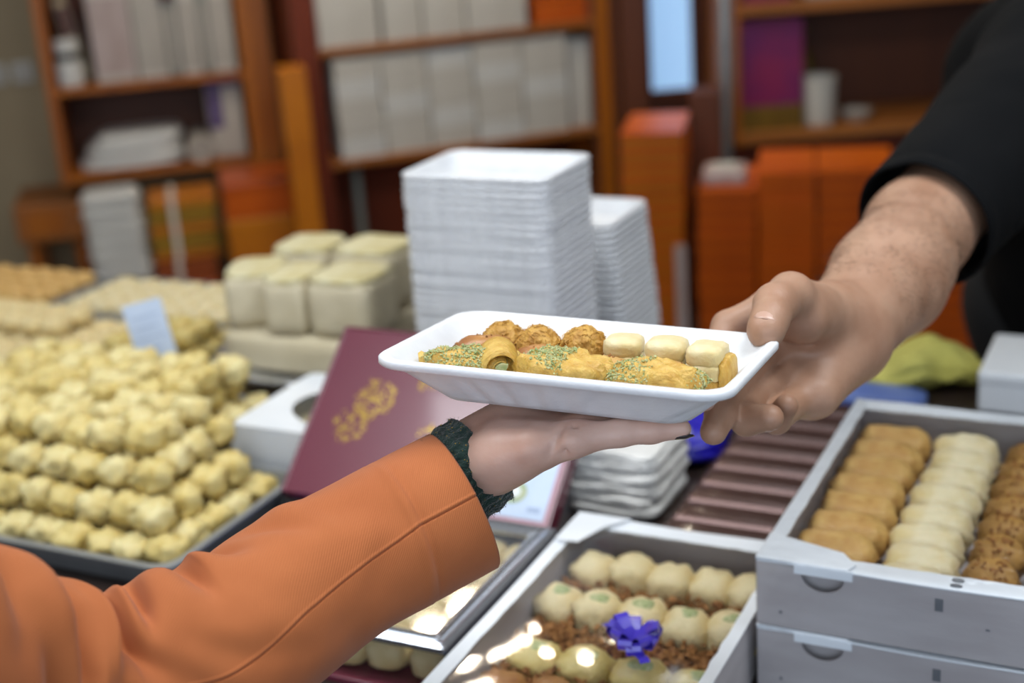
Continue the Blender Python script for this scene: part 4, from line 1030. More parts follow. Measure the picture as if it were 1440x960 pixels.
# the flatter box with film and a purple bow
BU0, BU1, BV0, BV1 = -0.504, -0.298, 0.756, 1.104
t, w_, d = card_box(BU0, BU1, BV0, BV1, CT, 0.055, 'white cardboard box of nut pastries under film with purple bow', notch=False)
corner_flap(t, [(-w_, d), (-w_, d - 0.060), (-w_ + 0.022, d - 0.056), (-w_ + 0.034, d - 0.022), (-w_ + 0.052, d)], 0.0578)
midbox = t
nx_, ny_ = 14, 22; vv = []; ff = []
for j in range(ny_ + 1):
    for i in range(nx_ + 1):
        fx, fy = i / nx_, j / ny_
        vv.append((-w_ + 0.009 + (2 * w_ - 0.018) * fx, -d + 0.016 + (2 * d - 0.030) * fy, 0.0535 + 0.004 * math.sin(PI * fx) * math.sin(PI * fy) + 0.0008 * math.sin(fx * 9 + fy * 14)))
for j in range(ny_):
    for i in range(nx_):
        a = j * (nx_ + 1) + i; ff.append((a, a + 1, a + nx_ + 2, a + nx_ + 1))
MB().add(vv, ff).build('film_cover', M['film'], t, smooth=True)
rolls = [blob_mesh('roll', (0.042, 0.040, 0.036), 3.0, 3, 0.20, 2.4, 300 + i, folds(0.0006, 500, 200, i)) for i in range(3)]
for m_ in rolls: m_.materials.append(M['cream2'])
pist = blob_mesh('filling', (0.022, 0.016, 0.008), 2.2, 2, 0.2, 3.0, 310); pist.materials.append(M['pistachio'])
def roll_piece(u, v, rz, filled, label, group, m=None, k=0, sc=(1, 1, 1)):
    t = at_c('pastry_roll', u, v, CT + 0.0045, label, 'pastry', group, rz)
    me = rolls[k % 3]
    if m is not None:
        me = me.copy(); me.materials.clear(); me.materials.append(m)
    link('pastry_body', me, None, t)
    if filled: link('pistachio_filling', pist, None, t, (0, 0, 0.0318))
    t.scale = sc
for i in range(5): roll_piece(-0.470 + i * 0.037, 1.055 + 0.004 * (i % 2), 0.1 * (i - 2), False, 'cream pastry roll in the row at the far wall of the bow box', 'cream rolls in the far row of the bow box', None, i)
for i in range(5): roll_piece(-0.476 + i * 0.039, 0.990 - 0.003 * (i % 2), 0.15 * (i - 2), True, 'pastry roll with green pistachio centre in the bow box', 'pistachio rolls in the bow box', None, i)
for i in range(4): roll_piece(-0.462 + i * 0.046, 0.908, 0.08 * (i - 1), True, 'long pale green pastry roll beside the purple bow', 'pale green rolls beside the bow', M['cream'], i, (1.1, 0.95, 0.85))
for i in range(4): roll_piece(-0.468 + i * 0.044, 0.856, 0.1 * i, False, 'brown fried pastry in the bow box next to green rolls', 'brown pastries in the bow box', M['fried'], i, (1, 1, 0.85))
for i in range(4): roll_piece(-0.466 + i * 0.045, 0.802, 0.1 * i, False, 'cream pastry roll at the customer end of the bow box', 'cream rolls at the customer end', None, i)
r = random.Random(21); pts = []
for k in range(2600):
    v_ = r.choice((1.025, 0.948, 0.948, 0.880, 0.83)) + r.gauss(0, 0.014); u_ = r.uniform(BU0 + 0.012, BU1 - 0.012)
    hh = 0.004 + 0.022 * max(0, 1 - abs(r.gauss(0, .5)))
    pts.append(cf(u_, min(max(v_, BV0 + .012), BV1 - .012), CT + hh))
tag(crumbs(pts, 0.0042, 5, 0.002).build('chopped_nuts', M['nut']), 'brown chopped nuts strewn between the pastry rows of the bow box', 'nuts', None, 'stuff')
# purple bow
bw = at_c('ribbon_bow', -0.3735, 0.902, CT + 0.0585, 'shiny purple ribbon bow on the film of the pastry box', 'bow')
for k in range(11):
    a = k * 2.4; el = 0.25 + 0.55 * ((k * 37) % 10) / 10; L_ = 0.020 + 0.007 * ((k * 13) % 5) / 5
    pts = []
    for j in range(9):
        q = j / 8 * PI; x = L_ * math.sin(q) ; z = 0.0055 * math.sin(2 * q)
        pts.append((x * math.cos(el) + 0.001, z + x * math.sin(el)))
    ca, sa = math.cos(a), math.sin(a); wd = 0.0058; mb = MB()
    ra = [[(x * ca - s * wd * sa, x * sa + s * wd * ca, max(z, 0.0006)) for s in (-1, 1)] for x, z in pts]
    rb = [[(p[0], p[1], p[2] + 0.0004) for p in rr_[::-1]] for rr_ in ra]
    mb.loft([a_ + b_ for a_, b_ in zip(ra, rb)], True, True); mb.build('ribbon_loop', M['purple_rib'], bw)
for a in (-0.9, 2.6):
    ca, sa = math.cos(a), math.sin(a)
    ring = [[(x * ca - s * 0.004 * sa, x * sa + s * 0.004 * ca, 0.001 + 0.003 * math.sin(x * 160) ** 2 + dz) for s, dz in ((-1, 0), (1, 0), (1, .0004), (-1, .0004))] for x in [0.034 * j / 10 for j in range(11)]]
    MB().loft(ring).build('ribbon_tail', M['purple_rib'], bw)

# ------------------------------------------------------------------ paper bags, copper boxes, blue packet, cloth
for k in range(12):
    o = link('paper_bag', blob_mesh('bag', (0.098 - 0.002 * (k % 3), 0.112, 0.0068), 9, 4, 0.05, 3.6, 400 + k, lambda q, p: Vector((q.x, q.y, q.z + 0.0015 * math.sin(q.x * 90 + q.y * 60 + k)))), M['bag_paper'], None, cf(-0.520 + 0.003 * math.sin(k * 2), 1.262 + 0.004 * math.cos(k * 3) + 0.0012 * k, CT + k * 0.0054), (0, 0, CA + 0.05 * math.sin(k * 1.7)))
    tag(o, 'folded white paper bag in the pile behind the bow box', 'bag', 'white paper bags in a pile')
t = tag(link('blue_packet', blob_mesh('packet', (0.125, 0.110, 0.034), 3.5, 4, 0.10, 2.6, 420), M['blue'], None, cf(-0.515, 1.392), (0, 0, CA + 0.1)), 'bright blue plastic packet behind the pile of paper bags', 'packet')
for k in range(9):
    t = at_c('copper_box', -0.3725, 1.160 + k * 0.0415, CT, 'slim shiny copper brown gift box under film beside the open box', 'box', 'slim copper boxes in a row')
    MB().box(-0.070, 0.070, -0.020, 0.020, 0, 0.018).build('box_base', M['copper'], t, bevel=0.002)
    rings = [[(x, y, z) for x, y in rrect(0.142 - 2 * i, 0.041 - 2 * i, 0.003, 3)] for i, z in ((0, 0.016), (0, 0.024), (0.004, 0.0275), (0.012, 0.029))]
    MB().loft(rings).build('lid', M['copper'], t, smooth=False)
t = at_c('film_sheet', -0.3725, 1.326, CT + 0.0296, 'crinkled clear film lying over the copper gift boxes', 'film')
vv = []; ff = []; A, B = 10, 60
for j in range(B + 1):
    for i in range(A + 1):
        vv.append((-0.071 + 0.142 * i / A, -0.185 + 0.37 * j / B, 0.0015 + 0.0018 * abs(math.sin(j / B * 9 * PI)) + 0.0007 * math.sin(i * 1.9 + j)))
for j in range(B):
    for i in range(A): a = j * (A + 1) + i; ff.append((a, a + 1, a + A + 2, a + A + 1))
MB().add(vv, ff).build('film', M['film_soft'], t, smooth=True)
tag(link('blue_wrapper', blob_mesh('wrapper', (0.125, 0.060, 0.016), 5, 3, 0.05, 2, 430), M['blue_l'], None, cf(-0.335, 1.592), (0, 0, CA)), 'flat pale blue wrapper beyond the open pastry box', 'wrapper')
def cloth_fn(q, p):
    return Vector((q.x, q.y + 0.006 * math.sin(q.x * 90), q.z * (0.55 + 0.45 * math.cos(q.x * 26 - 0.3)) + 0.004 * math.sin(q.x * 120 + q.y * 80)))
tag(link('cleaning_cloth', blob_mesh('cloth', (0.135, 0.085, 0.050), 2.6, 4, 0.20, 2.4, 440, cloth_fn), M['yellow'], None, cf(-0.290, 1.668), (0, 0, CA + 0.35)), 'crumpled yellow cleaning cloth on the counter beside blue wrapper', 'cloth')
t = at_c('white_carton', -0.148, 1.665, CT, 'closed white carton on the counter before the black shirt', 'carton')
MB().box(-0.068, 0.068, -0.07, 0.07, 0, 0.048).build('carton_body', M['card_w'], t, bevel=0.004)
MB().box(-0.069, 0.069, -0.071, 0.071, 0.034, 0.050).build('lid', M['card_w'], t, bevel=0.004)

# ------------------------------------------------------------------ people
def arr(*p): return np.array(p, float)
def finger(base, pts, rad, k=0.004):
    """adds one finger chain to a copy of the palm field"""
    P_ = np.array(pts); f = base.block(P_.min(0) - 0.035, P_.max(0) + 0.035)
    for i in range(len(pts) - 1): f.union(('c', pts[i], pts[i + 1], rad[i], rad[i + 1]), k if i else 0.009)
    return f
def nail(name, tip, back, normal, w_, l, m, parent, lift=0.0):
    """curved nail plate; tip and back are points on the finger axis"""
    tip, back, n = Vector(tip), Vector(back), Vector(normal)
    d = (tip - back).normalized(); n = (n - d * n.dot(d)).normalized(); s = d.cross(n)
    mb = MB(); rings = []; R_ = w_ * 0.62
    for i in range(9):
        f = i / 8; along = -l * 0.62 + l * f
        ww = math.sqrt(max(0.02, 1 - (2 * abs(f - 0.46)) ** 5))
        ring = []
        for j in range(9):
            a = (j / 8 - 0.5) * 1.55 * ww
            ring.append(tip + d * along + s * (R_ * math.sin(a)) + n * (R_ * math.cos(a) - R_ + lift - 0.0016 * max(0, f - .55) * 2))
        rings.append(ring)
    top = [r for r in rings]; v = [p for r in top for p in r]; nn = len(v); v += [p - n * 0.0007 for p in v]
    f_ = []
    for i in range(8):
        for j in range(8):
            a = i * 9 + j; f_ += [(a, a + 1, a + 10, a + 9), (nn + a + 9, nn + a + 10, nn + a + 1, nn + a)]
    edge = [j for j in range(9)] + [i * 9 + 8 for i in range(1, 9)] + [72 + j for j in range(7, -1, -1)] + [i * 9 for i in range(7, 0, -1)]
    for a, b in zip(edge, edge[1:] + edge[:1]): f_.append((b, a, nn + a, nn + b))
    return mb.add(v, f_).build(name, m, parent, smooth=True)

# ---------------- the seller, reaching from behind the counter
man = tag(empty('person', (0.93, 1.98, 0.0)), 'person in a black T-shirt behind the counter handing over the tray', 'person')
def rel(root, o): return put(o, root)
wr = (0.2539, 1.0231, 1.2588); el = (0.3796, 1.2627, 1.2634); sh = (0.6059, 1.5173, 1.3578)
f0 = Field((0.10, 0.84, 1.12), (0.50, 1.38, 1.37), 0.0020)
fa = f0
fa.union(('c', wr, (0.3178, 1.1439, 1.2561), 0.031, 0.0440), 0.02)
fa.union(('c', (0.2698, 1.0490, 1.2572), (0.3418, 1.1863, 1.2566), 0.033, 0.044), 0.02)
fa.union(('c', (0.3208, 1.1438, 1.2559), el, 0.0440, 0.0455), 0.02)
fa.union(('c', el, sh, 0.0455, 0.056), 0.02)
# palm: metacarpals and heel
MI, MM, MR, MP = (0.1898, 0.9779, 1.2962), (0.1941, 0.9844, 1.2691), (0.2007, 0.9766, 1.2464), (0.2104, 0.9609, 1.2315)
fa.union(('c', wr, MI, 0.026, 0.0125), 0.018)
fa.union(('c', wr, MM, 0.025, 0.0135), 0.018)
fa.union(('c', (0.2555, 1.0203, 1.2505), MR, 0.025, 0.0135), 0.018)
fa.union(('c', (0.2549, 1.0178, 1.2433), MP, 0.024, 0.013), 0.018)
fa.union(('c', (0.2407, 0.9970, 1.2443), (0.2181, 0.9562, 1.2333), 0.021, 0.016), 0.016)      # little finger pad
fa.union(('c', (0.2379, 1.0084, 1.2773), (0.2067, 0.9558, 1.2934), 0.023, 0.020), 0.016)      # thumb pad
palm = fa.like()
# thumb over the rim
TH = [(0.2175, 0.9769, 1.2934), (0.1968, 0.9468, 1.3134), (0.1804, 0.9193, 1.3165), (0.1690, 0.8931, 1.3082)]
total = palm.like(); g = finger(palm, TH, [0.0180, 0.0155, 0.0140, 0.0120], 0.006); total.merge(g)
total.union(('c', (0.1740, 0.9014, 1.3136), (0.1686, 0.8909, 1.3079), 0.0130, 0.0120), 0.004)
# index behind the far rim, middle under the tray, ring and little finger curled
for pts, rad in (
    ([MI, (0.1567, 0.9787, 1.2832), (0.1424, 0.9559, 1.2693), (0.1339, 0.9346, 1.2626)], [0.0125, 0.0105, 0.0095, 0.0085]),
    ([MM, (0.1539, 0.9283, 1.2597), (0.1380, 0.8931, 1.2498), (0.1298, 0.8755, 1.2447)], [0.0135, 0.0112, 0.0105, 0.0092]),
    ([MR, (0.1615, 0.9277, 1.2427), (0.1561, 0.8980, 1.2423), (0.1692, 0.8823, 1.2492)], [0.0135, 0.0118, 0.0108, 0.0094]),
    ([MP, (0.1849, 0.9249, 1.2345), (0.1789, 0.9095, 1.2358), (0.1840, 0.9005, 1.2496)], [0.013, 0.0105, 0.0095, 0.0085])):
    g = finger(palm, pts, rad, 0.005); total.merge(g)
# palm creases
for a, b, rr_ in (((0.1944, 0.9557, 1.2686), (0.2141, 0.9617, 1.2737), 0.0022), ((0.2141, 0.9617, 1.2737), (0.2260, 0.9733, 1.2830), 0.0020), ((0.1890, 0.9445, 1.2547), (0.2093, 0.9400, 1.2538), 0.0018), ((0.2093, 0.9400, 1.2538), (0.2218, 0.9391, 1.2450), 0.0016)):
    total.carve(('c', a, b, rr_, rr_), 0.004)
arm_me = total.mesh('arm', 2)
# the rest of the body, coarser, mostly under clothes
def body_field(sc_):
    P = sc_
    f = Field(P['lo'], P['hi'], P['res'])
    return f
hipc = arr(0.88, 2.0, 0.96); chest = arr(0.79, 1.80, 1.28); neckb = arr(0.755, 1.715, 1.435); headc = arr(0.715, 1.615, 1.595)
shR = arr(*sh); shL = arr(1.01, 1.88, 1.37)
fb = Field((0.45, 1.35, -0.02), (1.40, 2.30, 1.80), 0.0085)
for pr, k in ((('c', hipc, chest, 0.135, 0.140), .05), (('c', chest + arr(-.11, -.02, .03), chest + arr(.13, .05, .03), 0.095, 0.095), .06),
              (('c', shR + arr(.01, .02, 0), neckb, 0.06, 0.062), .05), (('c', shL, neckb, 0.06, 0.062), .05), (('c', neckb, headc + arr(.012, .02, -.05), 0.056, 0.052), .03),
              (('e', headc, (0.076, 0.094, 0.112)), .03), (('c', headc + arr(-.02, -.045, -.075), headc + arr(-.012, -.02, -.06), 0.042, 0.05), .03),
              (('c', headc + arr(-.045, -.082, .01), headc + arr(-.055, -.104, -.022), 0.010, 0.014), .012),
              (('e', headc + arr(-.052, -.078, -.055), (0.024, 0.014, 0.008)), .008),
              (('c', headc + arr(.074, .005, -.01), headc + arr(.078, .01, .02), 0.012, 0.014), .006), (('c', headc + arr(-.074, .02, -.01), headc + arr(-.078, .022, .02), 0.012, 0.014), .006),
              (('c', shL, arr(1.12, 1.91, 1.12), 0.055, 0.044), .03), (('c', arr(1.12, 1.91, 1.12), arr(1.10, 1.86, 0.88), 0.042, 0.03), .02), (('e', arr(1.095, 1.845, 0.80), (0.022, 0.045, 0.07)), .02),
              (('c', hipc + arr(-.085, 0, -.03), arr(0.86, 2.00, 0.50), 0.095, 0.06), .04), (('c', arr(0.86, 2.0, 0.5), arr(0.86, 2.03, 0.09), 0.058, 0.04), .03),
              (('c', hipc + arr(.085, 0, -.03), arr(1.05, 2.04, 0.50), 0.095, 0.06), .04), (('c', arr(1.05, 2.04, 0.5), arr(1.05, 2.08, 0.09), 0.058, 0.04), .03),
              (('c', arr(0.86, 2.03, 0.05), arr(0.84, 1.90, 0.035), 0.045, 0.035), .03), (('c', arr(1.05, 2.08, 0.05), arr(1.04, 1.95, 0.035), 0.045, 0.035), .03)):
    fb.union(pr, k)
for sx in (-.062, -.018):                                   # eye sockets
    fb.carve(('e', headc + arr(sx, -.098 + (.012 if sx < -.05 else 0), .006), (0.014, 0.014, 0.009)), 0.008)
rest_me = fb.mesh('rest', 2)
def join_meshes(name, a, b):
    bm = bmesh.new(); bm.from_mesh(a); bm.from_mesh(b); me = bpy.data.meshes.new(name); bm.to_mesh(me); bm.free()
    me.polygons.foreach_set('use_smooth', [True] * len(me.polygons)); return me
body = rel(man, link('body', join_meshes('body', arm_me, rest_me), M['skin_m']))
for nm, tip, back, nrm, w_, l, lift in (
        ('fingernail', (0.1687, 0.8916, 1.3097), (0.1788, 0.9158, 1.3157), (-0.05, -0.34, 0.92), 0.0185, 0.0135, 0.0121),
        ('fingernail', (0.1692, 0.8823, 1.2492), (0.1561, 0.8980, 1.2423), (0.15, -0.55, -0.80), 0.0120, 0.0120, 0.0096),
        ('fingernail', (0.1840, 0.9005, 1.2496), (0.1789, 0.9095, 1.2358), (0.8, -0.5, -0.30), 0.0090, 0.0095, 0.0080)):
    rel(body, nail(nm, tip, back, nrm, w_, l, M['nail'], None, lift))
rh = random.Random(4); hb = MB(); av_ = [v for v in arm_me.vertices]
ew, ee = Vector(wr), Vector(el); ax_ = (ee - ew)
while len(hb.f) < 1300 * 8:                                  # fine arm hair on the back of the forearm
    v = av_[rh.randrange(len(av_))]; t_ = (v.co - ew).dot(ax_) / ax_.length_squared
    if t_ < 0.12 or t_ > 0.95 or v.normal.z < -0.1: continue
    d_ = (-ax_.normalized() * 0.7 + v.normal * rh.uniform(.15, .5) + Vector((rh.uniform(-.5, .5), rh.uniform(-.5, .5), rh.uniform(-.4, .2)))) * rh.uniform(.006, .012)
    hb.tube([v.co, v.co + d_ * .55, v.co + d_ + Vector((0, 0, -.001))], [0.00010, 0.00008, 0.00004], 3)
tag(rel(body, hb.build('arm_hair', M['hair'])), kind='stuff')
for sx, dy in ((-.060, .010), (-.018, 0.0)):
    rel(body, link('eye', blob_mesh('eye', (0.022, 0.022, 0.018), 2, 2), M['paper'], None, tuple(headc + arr(sx, -.083 + dy, -.004))))
# T-shirt: torso and shoulders, with a separate loose sleeve end
ft = Field((0.36, 1.20, 0.80), (1.36, 2.28, 1.54), 0.0066)
armd = arr(*sh) - arr(*el); armd = armd / np.linalg.norm(armd)
hem = arr(*el) + armd * 0.012
ft.union(('c', arr(*el), arr(*sh), 0.0635, 0.080), .02)
ft.plane(hem + armd * 0.05, -armd)
fs = Field.__new__(Field); fs.__dict__.update(ft.__dict__); fs.d = np.full(tuple(ft.n), 1.0, np.float32)
fs.union(('c', shL, arr(1.10, 1.905, 1.17), 0.070, 0.066), .04); fs.plane(arr(1.10, 1.905, 1.18), (0.15, 0, -0.98)); ft.merge(fs)
for pr, k in ((('c', hipc + arr(0, 0, -.06), chest, 0.168, 0.160), .05), (('c', chest + arr(-.11, -.02, .03), chest + arr(.13, .05, .03), 0.108, 0.108), .06),
              (('c', shR, neckb + arr(0, 0, -.02), 0.078, 0.066), .05), (('c', shL, neckb + arr(0, 0, -.02), 0.072, 0.066), .05),
              (('c', arr(*sh) + arr(.03, .03, -.05), chest + arr(-.10, 0, -.06), 0.07, 0.11), .06)):
    ft.union(pr, k)
ft.plane(arr(0, 0, 0.84), (0, 0, -1))
tme = ft.mesh('t_shirt', 2)
off = Vector((3.1, 1.7, 0.4)); hv, av = Vector(hem), Vector(armd)
nrm_ = [v.normal.copy() for v in tme.vertices]
for v, n_ in zip(tme.vertices, nrm_):                        # soft drag folds
    p = v.co.copy()
    a = 0.006 * noise.noise(Vector((p.x * 9, p.y * 9, p.z * 5)) + off) + 0.003 * noise.noise(p * 24 + off)
    v.co = p + n_ * a
rel(man, link('t_shirt', tme, M['tshirt'], smooth=True))
# loose sleeve end with its stitched hem
ref = Vector(armd).orthogonal().normalized(); bb = Vector(armd).cross(ref)
rings = []
for s_, r_ in ((0.09, 0.060), (0.02, 0.061), (0.001, 0.0625), (0.0, 0.0640), (0.001, 0.0656), (0.016, 0.0662), (0.0172, 0.0652), (0.0190, 0.0660), (0.05, 0.0672), (0.08, 0.0690), (0.115, 0.0700)):
    rings.append([hv + av * s_ + (ref * math.cos(2 * PI * k / 64) + bb * math.sin(2 * PI * k / 64)) * (r_ + 0.0016 * noise.noise(Vector((math.cos(2 * PI * k / 64) * 2, math.sin(2 * PI * k / 64) * 2, s_ * 14)))) for k in range(64)])
rel(man, MB().loft(rings, False, False).build('shirt_sleeve', M['tshirt'], smooth=True))
fl = Field((0.60, 1.78, 0.05), (1.25, 2.28, 1.08), 0.009)
for pr, k in ((('c', hipc + arr(-.085, 0, -.03), arr(0.86, 2.00, 0.50), 0.108, 0.078), .04), (('c', arr(0.86, 2.0, 0.5), arr(0.86, 2.03, 0.12), 0.078, 0.065), .03),
              (('c', hipc + arr(.085, 0, -.03), arr(1.05, 2.04, 0.50), 0.108, 0.078), .04), (('c', arr(1.05, 2.04, 0.5), arr(1.05, 2.08, 0.12), 0.078, 0.065), .03), (('c', hipc + arr(-.05, 0, -.02), hipc + arr(.05, 0, -.02), 0.145, 0.145), .04)):
    fl.union(pr, k)
fl.plane(arr(0, 0, 1.0), (0, 0, 1)); fl.plane(arr(0, 0, 0.08), (0, 0, -1))
rel(man, link('trousers', fl.mesh('trousers', 2), M['trousers']))
fh = Field(headc - 0.16, headc + 0.16, 0.006)
fh.union(('e', headc + arr(.012, .016, .012), (0.086, 0.100, 0.118)), .01)
fh.carve(('e', headc + arr(-.05, -.085, -.035), (0.09, 0.075, 0.105)), 0.02); fh.plane(headc + arr(0, 0.03, -.045), (0, 0.1, -1))
rel(man, link('hair', fh.mesh('hair', 2), M['hair']))

# ---------------- the customer: left hand under the tray
wom = tag(empty('person', (-0.60, 0.36, 0.0)), 'person in an orange jacket with green knit cuff holding the tray from below', 'person')
TMn = np.array(TM)
def tl(x, y, z): return tuple(TMn[:3, :3] @ np.array([x, y, z]) + TMn[:3, 3])
WR = (-0.0384, 0.8587, 1.2420); EL = (-0.2669, 0.7006, 1.1975); SH = (-0.400, 0.500, 1.385)
fw_ = Field((-0.17, 0.74, 1.13), (0.19, 1.02, 1.36), 0.0017)
fw_.union(('c', WR, (-0.1065, 0.8151, 1.2073), 0.0235, 0.029), 0.01)
pmc, rmc, mmc, imc = tl(0.013, -0.0535, -0.0455), tl(0.012, -0.034, -0.0470), tl(0.008, -0.014, -0.0475), tl(-0.002, 0.006, -0.0480)
fw_.union(('c', WR, pmc, 0.0190, 0.0105), 0.012)
fw_.union(('c', WR, rmc, 0.0185, 0.0115), 0.012)
fw_.union(('c', tl(-0.056, -0.034, -0.064), mmc, 0.0180, 0.0120), 0.014)
fw_.union(('c', tl(-0.052, -0.026, -0.062), imc, 0.0170, 0.0115), 0.014)
fw_.union(('c', tl(-0.034, -0.055, -0.0595), tl(-0.012, -0.061, -0.0515), 0.0185, 0.0135), 0.016)   # heel of the hand on the little finger side
fw_.union(('c', tl(-0.044, -0.012, -0.056), tl(-0.026, 0.020, -0.052), 0.0185, 0.016), 0.016)     # thumb pad
fw_.union(('c', (-0.0323, 0.8446, 1.2347), tl(-0.030, -0.0570, -0.0610), 0.0165, 0.0165), 0.012)                # outer edge of the wrist
pw = fw_.like(); tot = fw_.like()
for pts, rad in (
    ([pmc, tl(0.040, -0.0385, -0.0425), tl(0.0575, -0.0290, -0.0420), tl(0.0745, -0.0205, -0.0413)], [0.0100, 0.0086, 0.0078, 0.0064]),
    ([rmc, tl(0.042, -0.0160, -0.0440), tl(0.0560, -0.0060, -0.0432), tl(0.0650, 0.0020, -0.0422)], [0.0108, 0.0092, 0.0084, 0.0070]),
    ([mmc, tl(0.040, 0.0080, -0.0440), tl(0.0540, 0.0190, -0.0435), tl(0.0640, 0.0280, -0.0425)], [0.0110, 0.0094, 0.0086, 0.0072]),
    ([imc, tl(0.034, 0.0260, -0.0445), tl(0.0540, 0.0380, -0.0437), tl(0.0715, 0.0480, -0.0425)], [0.0108, 0.0092, 0.0084, 0.0070]),
    ([tl(-0.034, 0.018, -0.052), tl(-0.022, 0.046, -0.0485), tl(-0.010, 0.070, -0.0455), tl(0.000, 0.086, -0.0430)], [0.0150, 0.0115, 0.0100, 0.0082])):
    g = finger(pw, pts, rad, 0.004); tot.merge(g)
for a, b, r_ in ((tl(0.004, -0.0700, -0.055), tl(0.010, -0.0600, -0.034), 0.0006), (tl(0.012, -0.0655, -0.054), tl(0.017, -0.0560, -0.034), 0.0005)):
    tot.carve(('c', a, b, r_, r_), 0.0050)
# keep the skin clear of the tray's underside
nz_ = TMn[:3, 2]; tot.plane(np.array(tl(0, 0, -0.0334)), nz_)
hand_me = tot.mesh('hand', 2)
# coarse rest of the body (beyond the picture)
hipw = arr(-0.66, 0.30, 0.92); chw = arr(-0.58, 0.36, 1.25); nkw = arr(-0.575, 0.36, 1.415); hdw = arr(-0.56, 0.38, 1.555)
SHL = arr(*SH); SHO = arr(-0.76, 0.28, 1.37)
fz_ = Field((-1.02, 0.0, -0.02), (-0.25, 0.66, 1.72), 0.009)
for pr, k in ((('c', hipw, chw, 0.12, 0.11), .05), (('c', SHL, nkw, 0.05, 0.05), .04), (('c', SHO, nkw, 0.05, 0.05), .04), (('c', nkw, hdw, 0.045, 0.045), .03), (('e', hdw, (0.072, 0.088, 0.106)), .03),
              (('c', hdw + arr(.02, .078, .005), hdw + arr(.025, .098, -.02), 0.008, 0.012), .01), (('e', hdw + arr(.022, .078, -.05), (.02, .012, .007)), .008),
              (('c', hipw + arr(-.07, 0, -.02), arr(-0.73, 0.30, 0.48), 0.09, 0.058), .04), (('c', arr(-0.73, 0.30, 0.48), arr(-0.73, 0.28, 0.07), 0.055, 0.036), .03), (('c', arr(-0.73, 0.28, 0.045), arr(-0.72, 0.40, 0.03), 0.04, 0.032), .03),
              (('c', hipw + arr(.07, 0, -.02), arr(-0.59, 0.31, 0.48), 0.09, 0.058), .04), (('c', arr(-0.59, 0.31, 0.48), arr(-0.59, 0.29, 0.07), 0.055, 0.036), .03), (('c', arr(-0.59, 0.29, 0.045), arr(-0.57, 0.41, 0.03), 0.04, 0.032), .03),
              (('c', SHO, arr(-0.83, 0.25, 1.10), 0.045, 0.036), .03), (('c', arr(-0.83, 0.25, 1.10), arr(-0.80, 0.36, 0.90), 0.034, 0.024), .02), (('e', arr(-0.795, 0.39, 0.84), (.022, .036, .055)), .02),
              (('c', SHL, arr(*EL), 0.043, 0.036), .02)):
    fz_.union(pr, k)
for sx in (.0, .042): fz_.carve(('e', hdw + arr(sx, .095, .006), (.013, .013, .008)), .008)
wb = rel(wom, link('body', join_meshes('body', hand_me, fz_.mesh('rest', 2)), M['skin_w']))
for sx in (.0, .042): rel(wb, link('eye', blob_mesh('eye', (.02, .02, .017), 2, 2), M['paper'], None, tuple(hdw + arr(sx, .078, -.004))))
dn_ = tuple(-nz_ * 0.95 + np.array([0.1, -0.3, 0]))
rel(wb, nail('fingernail', tl(0.0770, -0.0193, -0.0413), tl(0.0575, -0.0290, -0.0420), dn_, 0.0105, 0.0135, M['nail_dark'], None, 0.0066))
# jacket sleeve around the reaching arm
def catmull(P, n):
    P = [np.array(p, float) for p in P]; P = [2 * P[0] - P[1]] + P + [2 * P[-1] - P[-2]]; out = []
    m = len(P) - 3
    for i in range(m):
        for k in range(n):
            t = k / n; a, b, c, d = P[i:i + 4]
            out.append(0.5 * ((2 * b) + (c - a) * t + (2 * a - 5 * b + 4 * c - d) * t * t + (3 * b - a - 3 * c + d) * t ** 3))
    out.append(P[-2]); return np.array(out)
stn = [((-0.0399, 0.8461, 1.2208), 0.0495), ((-0.0804, 0.8201, 1.2128), 0.0490), ((-0.1153, 0.7958, 1.2066), 0.0485), ((-0.1492, 0.7688, 1.1989), 0.0515), ((-0.1816, 0.7420, 1.1886), 0.0530),
       ((-0.2135, 0.7208, 1.1884), 0.0530), ((-0.2454, 0.6984, 1.1911), 0.0525), ((-0.2726, 0.6731, 1.2097), 0.0560), ((-0.3000, 0.6323, 1.2601), 0.0590), ((-0.3332, 0.5779, 1.3326), 0.0640), (SH, 0.0720)]
path = catmull([p for p, _ in stn], 26); rads = catmull([(r_, 0, 0) for _, r_ in stn], 26)[:, 0]
seg = np.linalg.norm(np.diff(path, axis=0), axis=1); S_ = np.concatenate([[0], np.cumsum(seg)])
camp = np.array([0.0, 0.0, CAM_Z])
phis = sorted(set([round(x, 4) for x in np.linspace(-PI, PI, 120, endpoint=False)] + [round(x, 4) for x in np.linspace(-0.09, 0.09, 25)]))
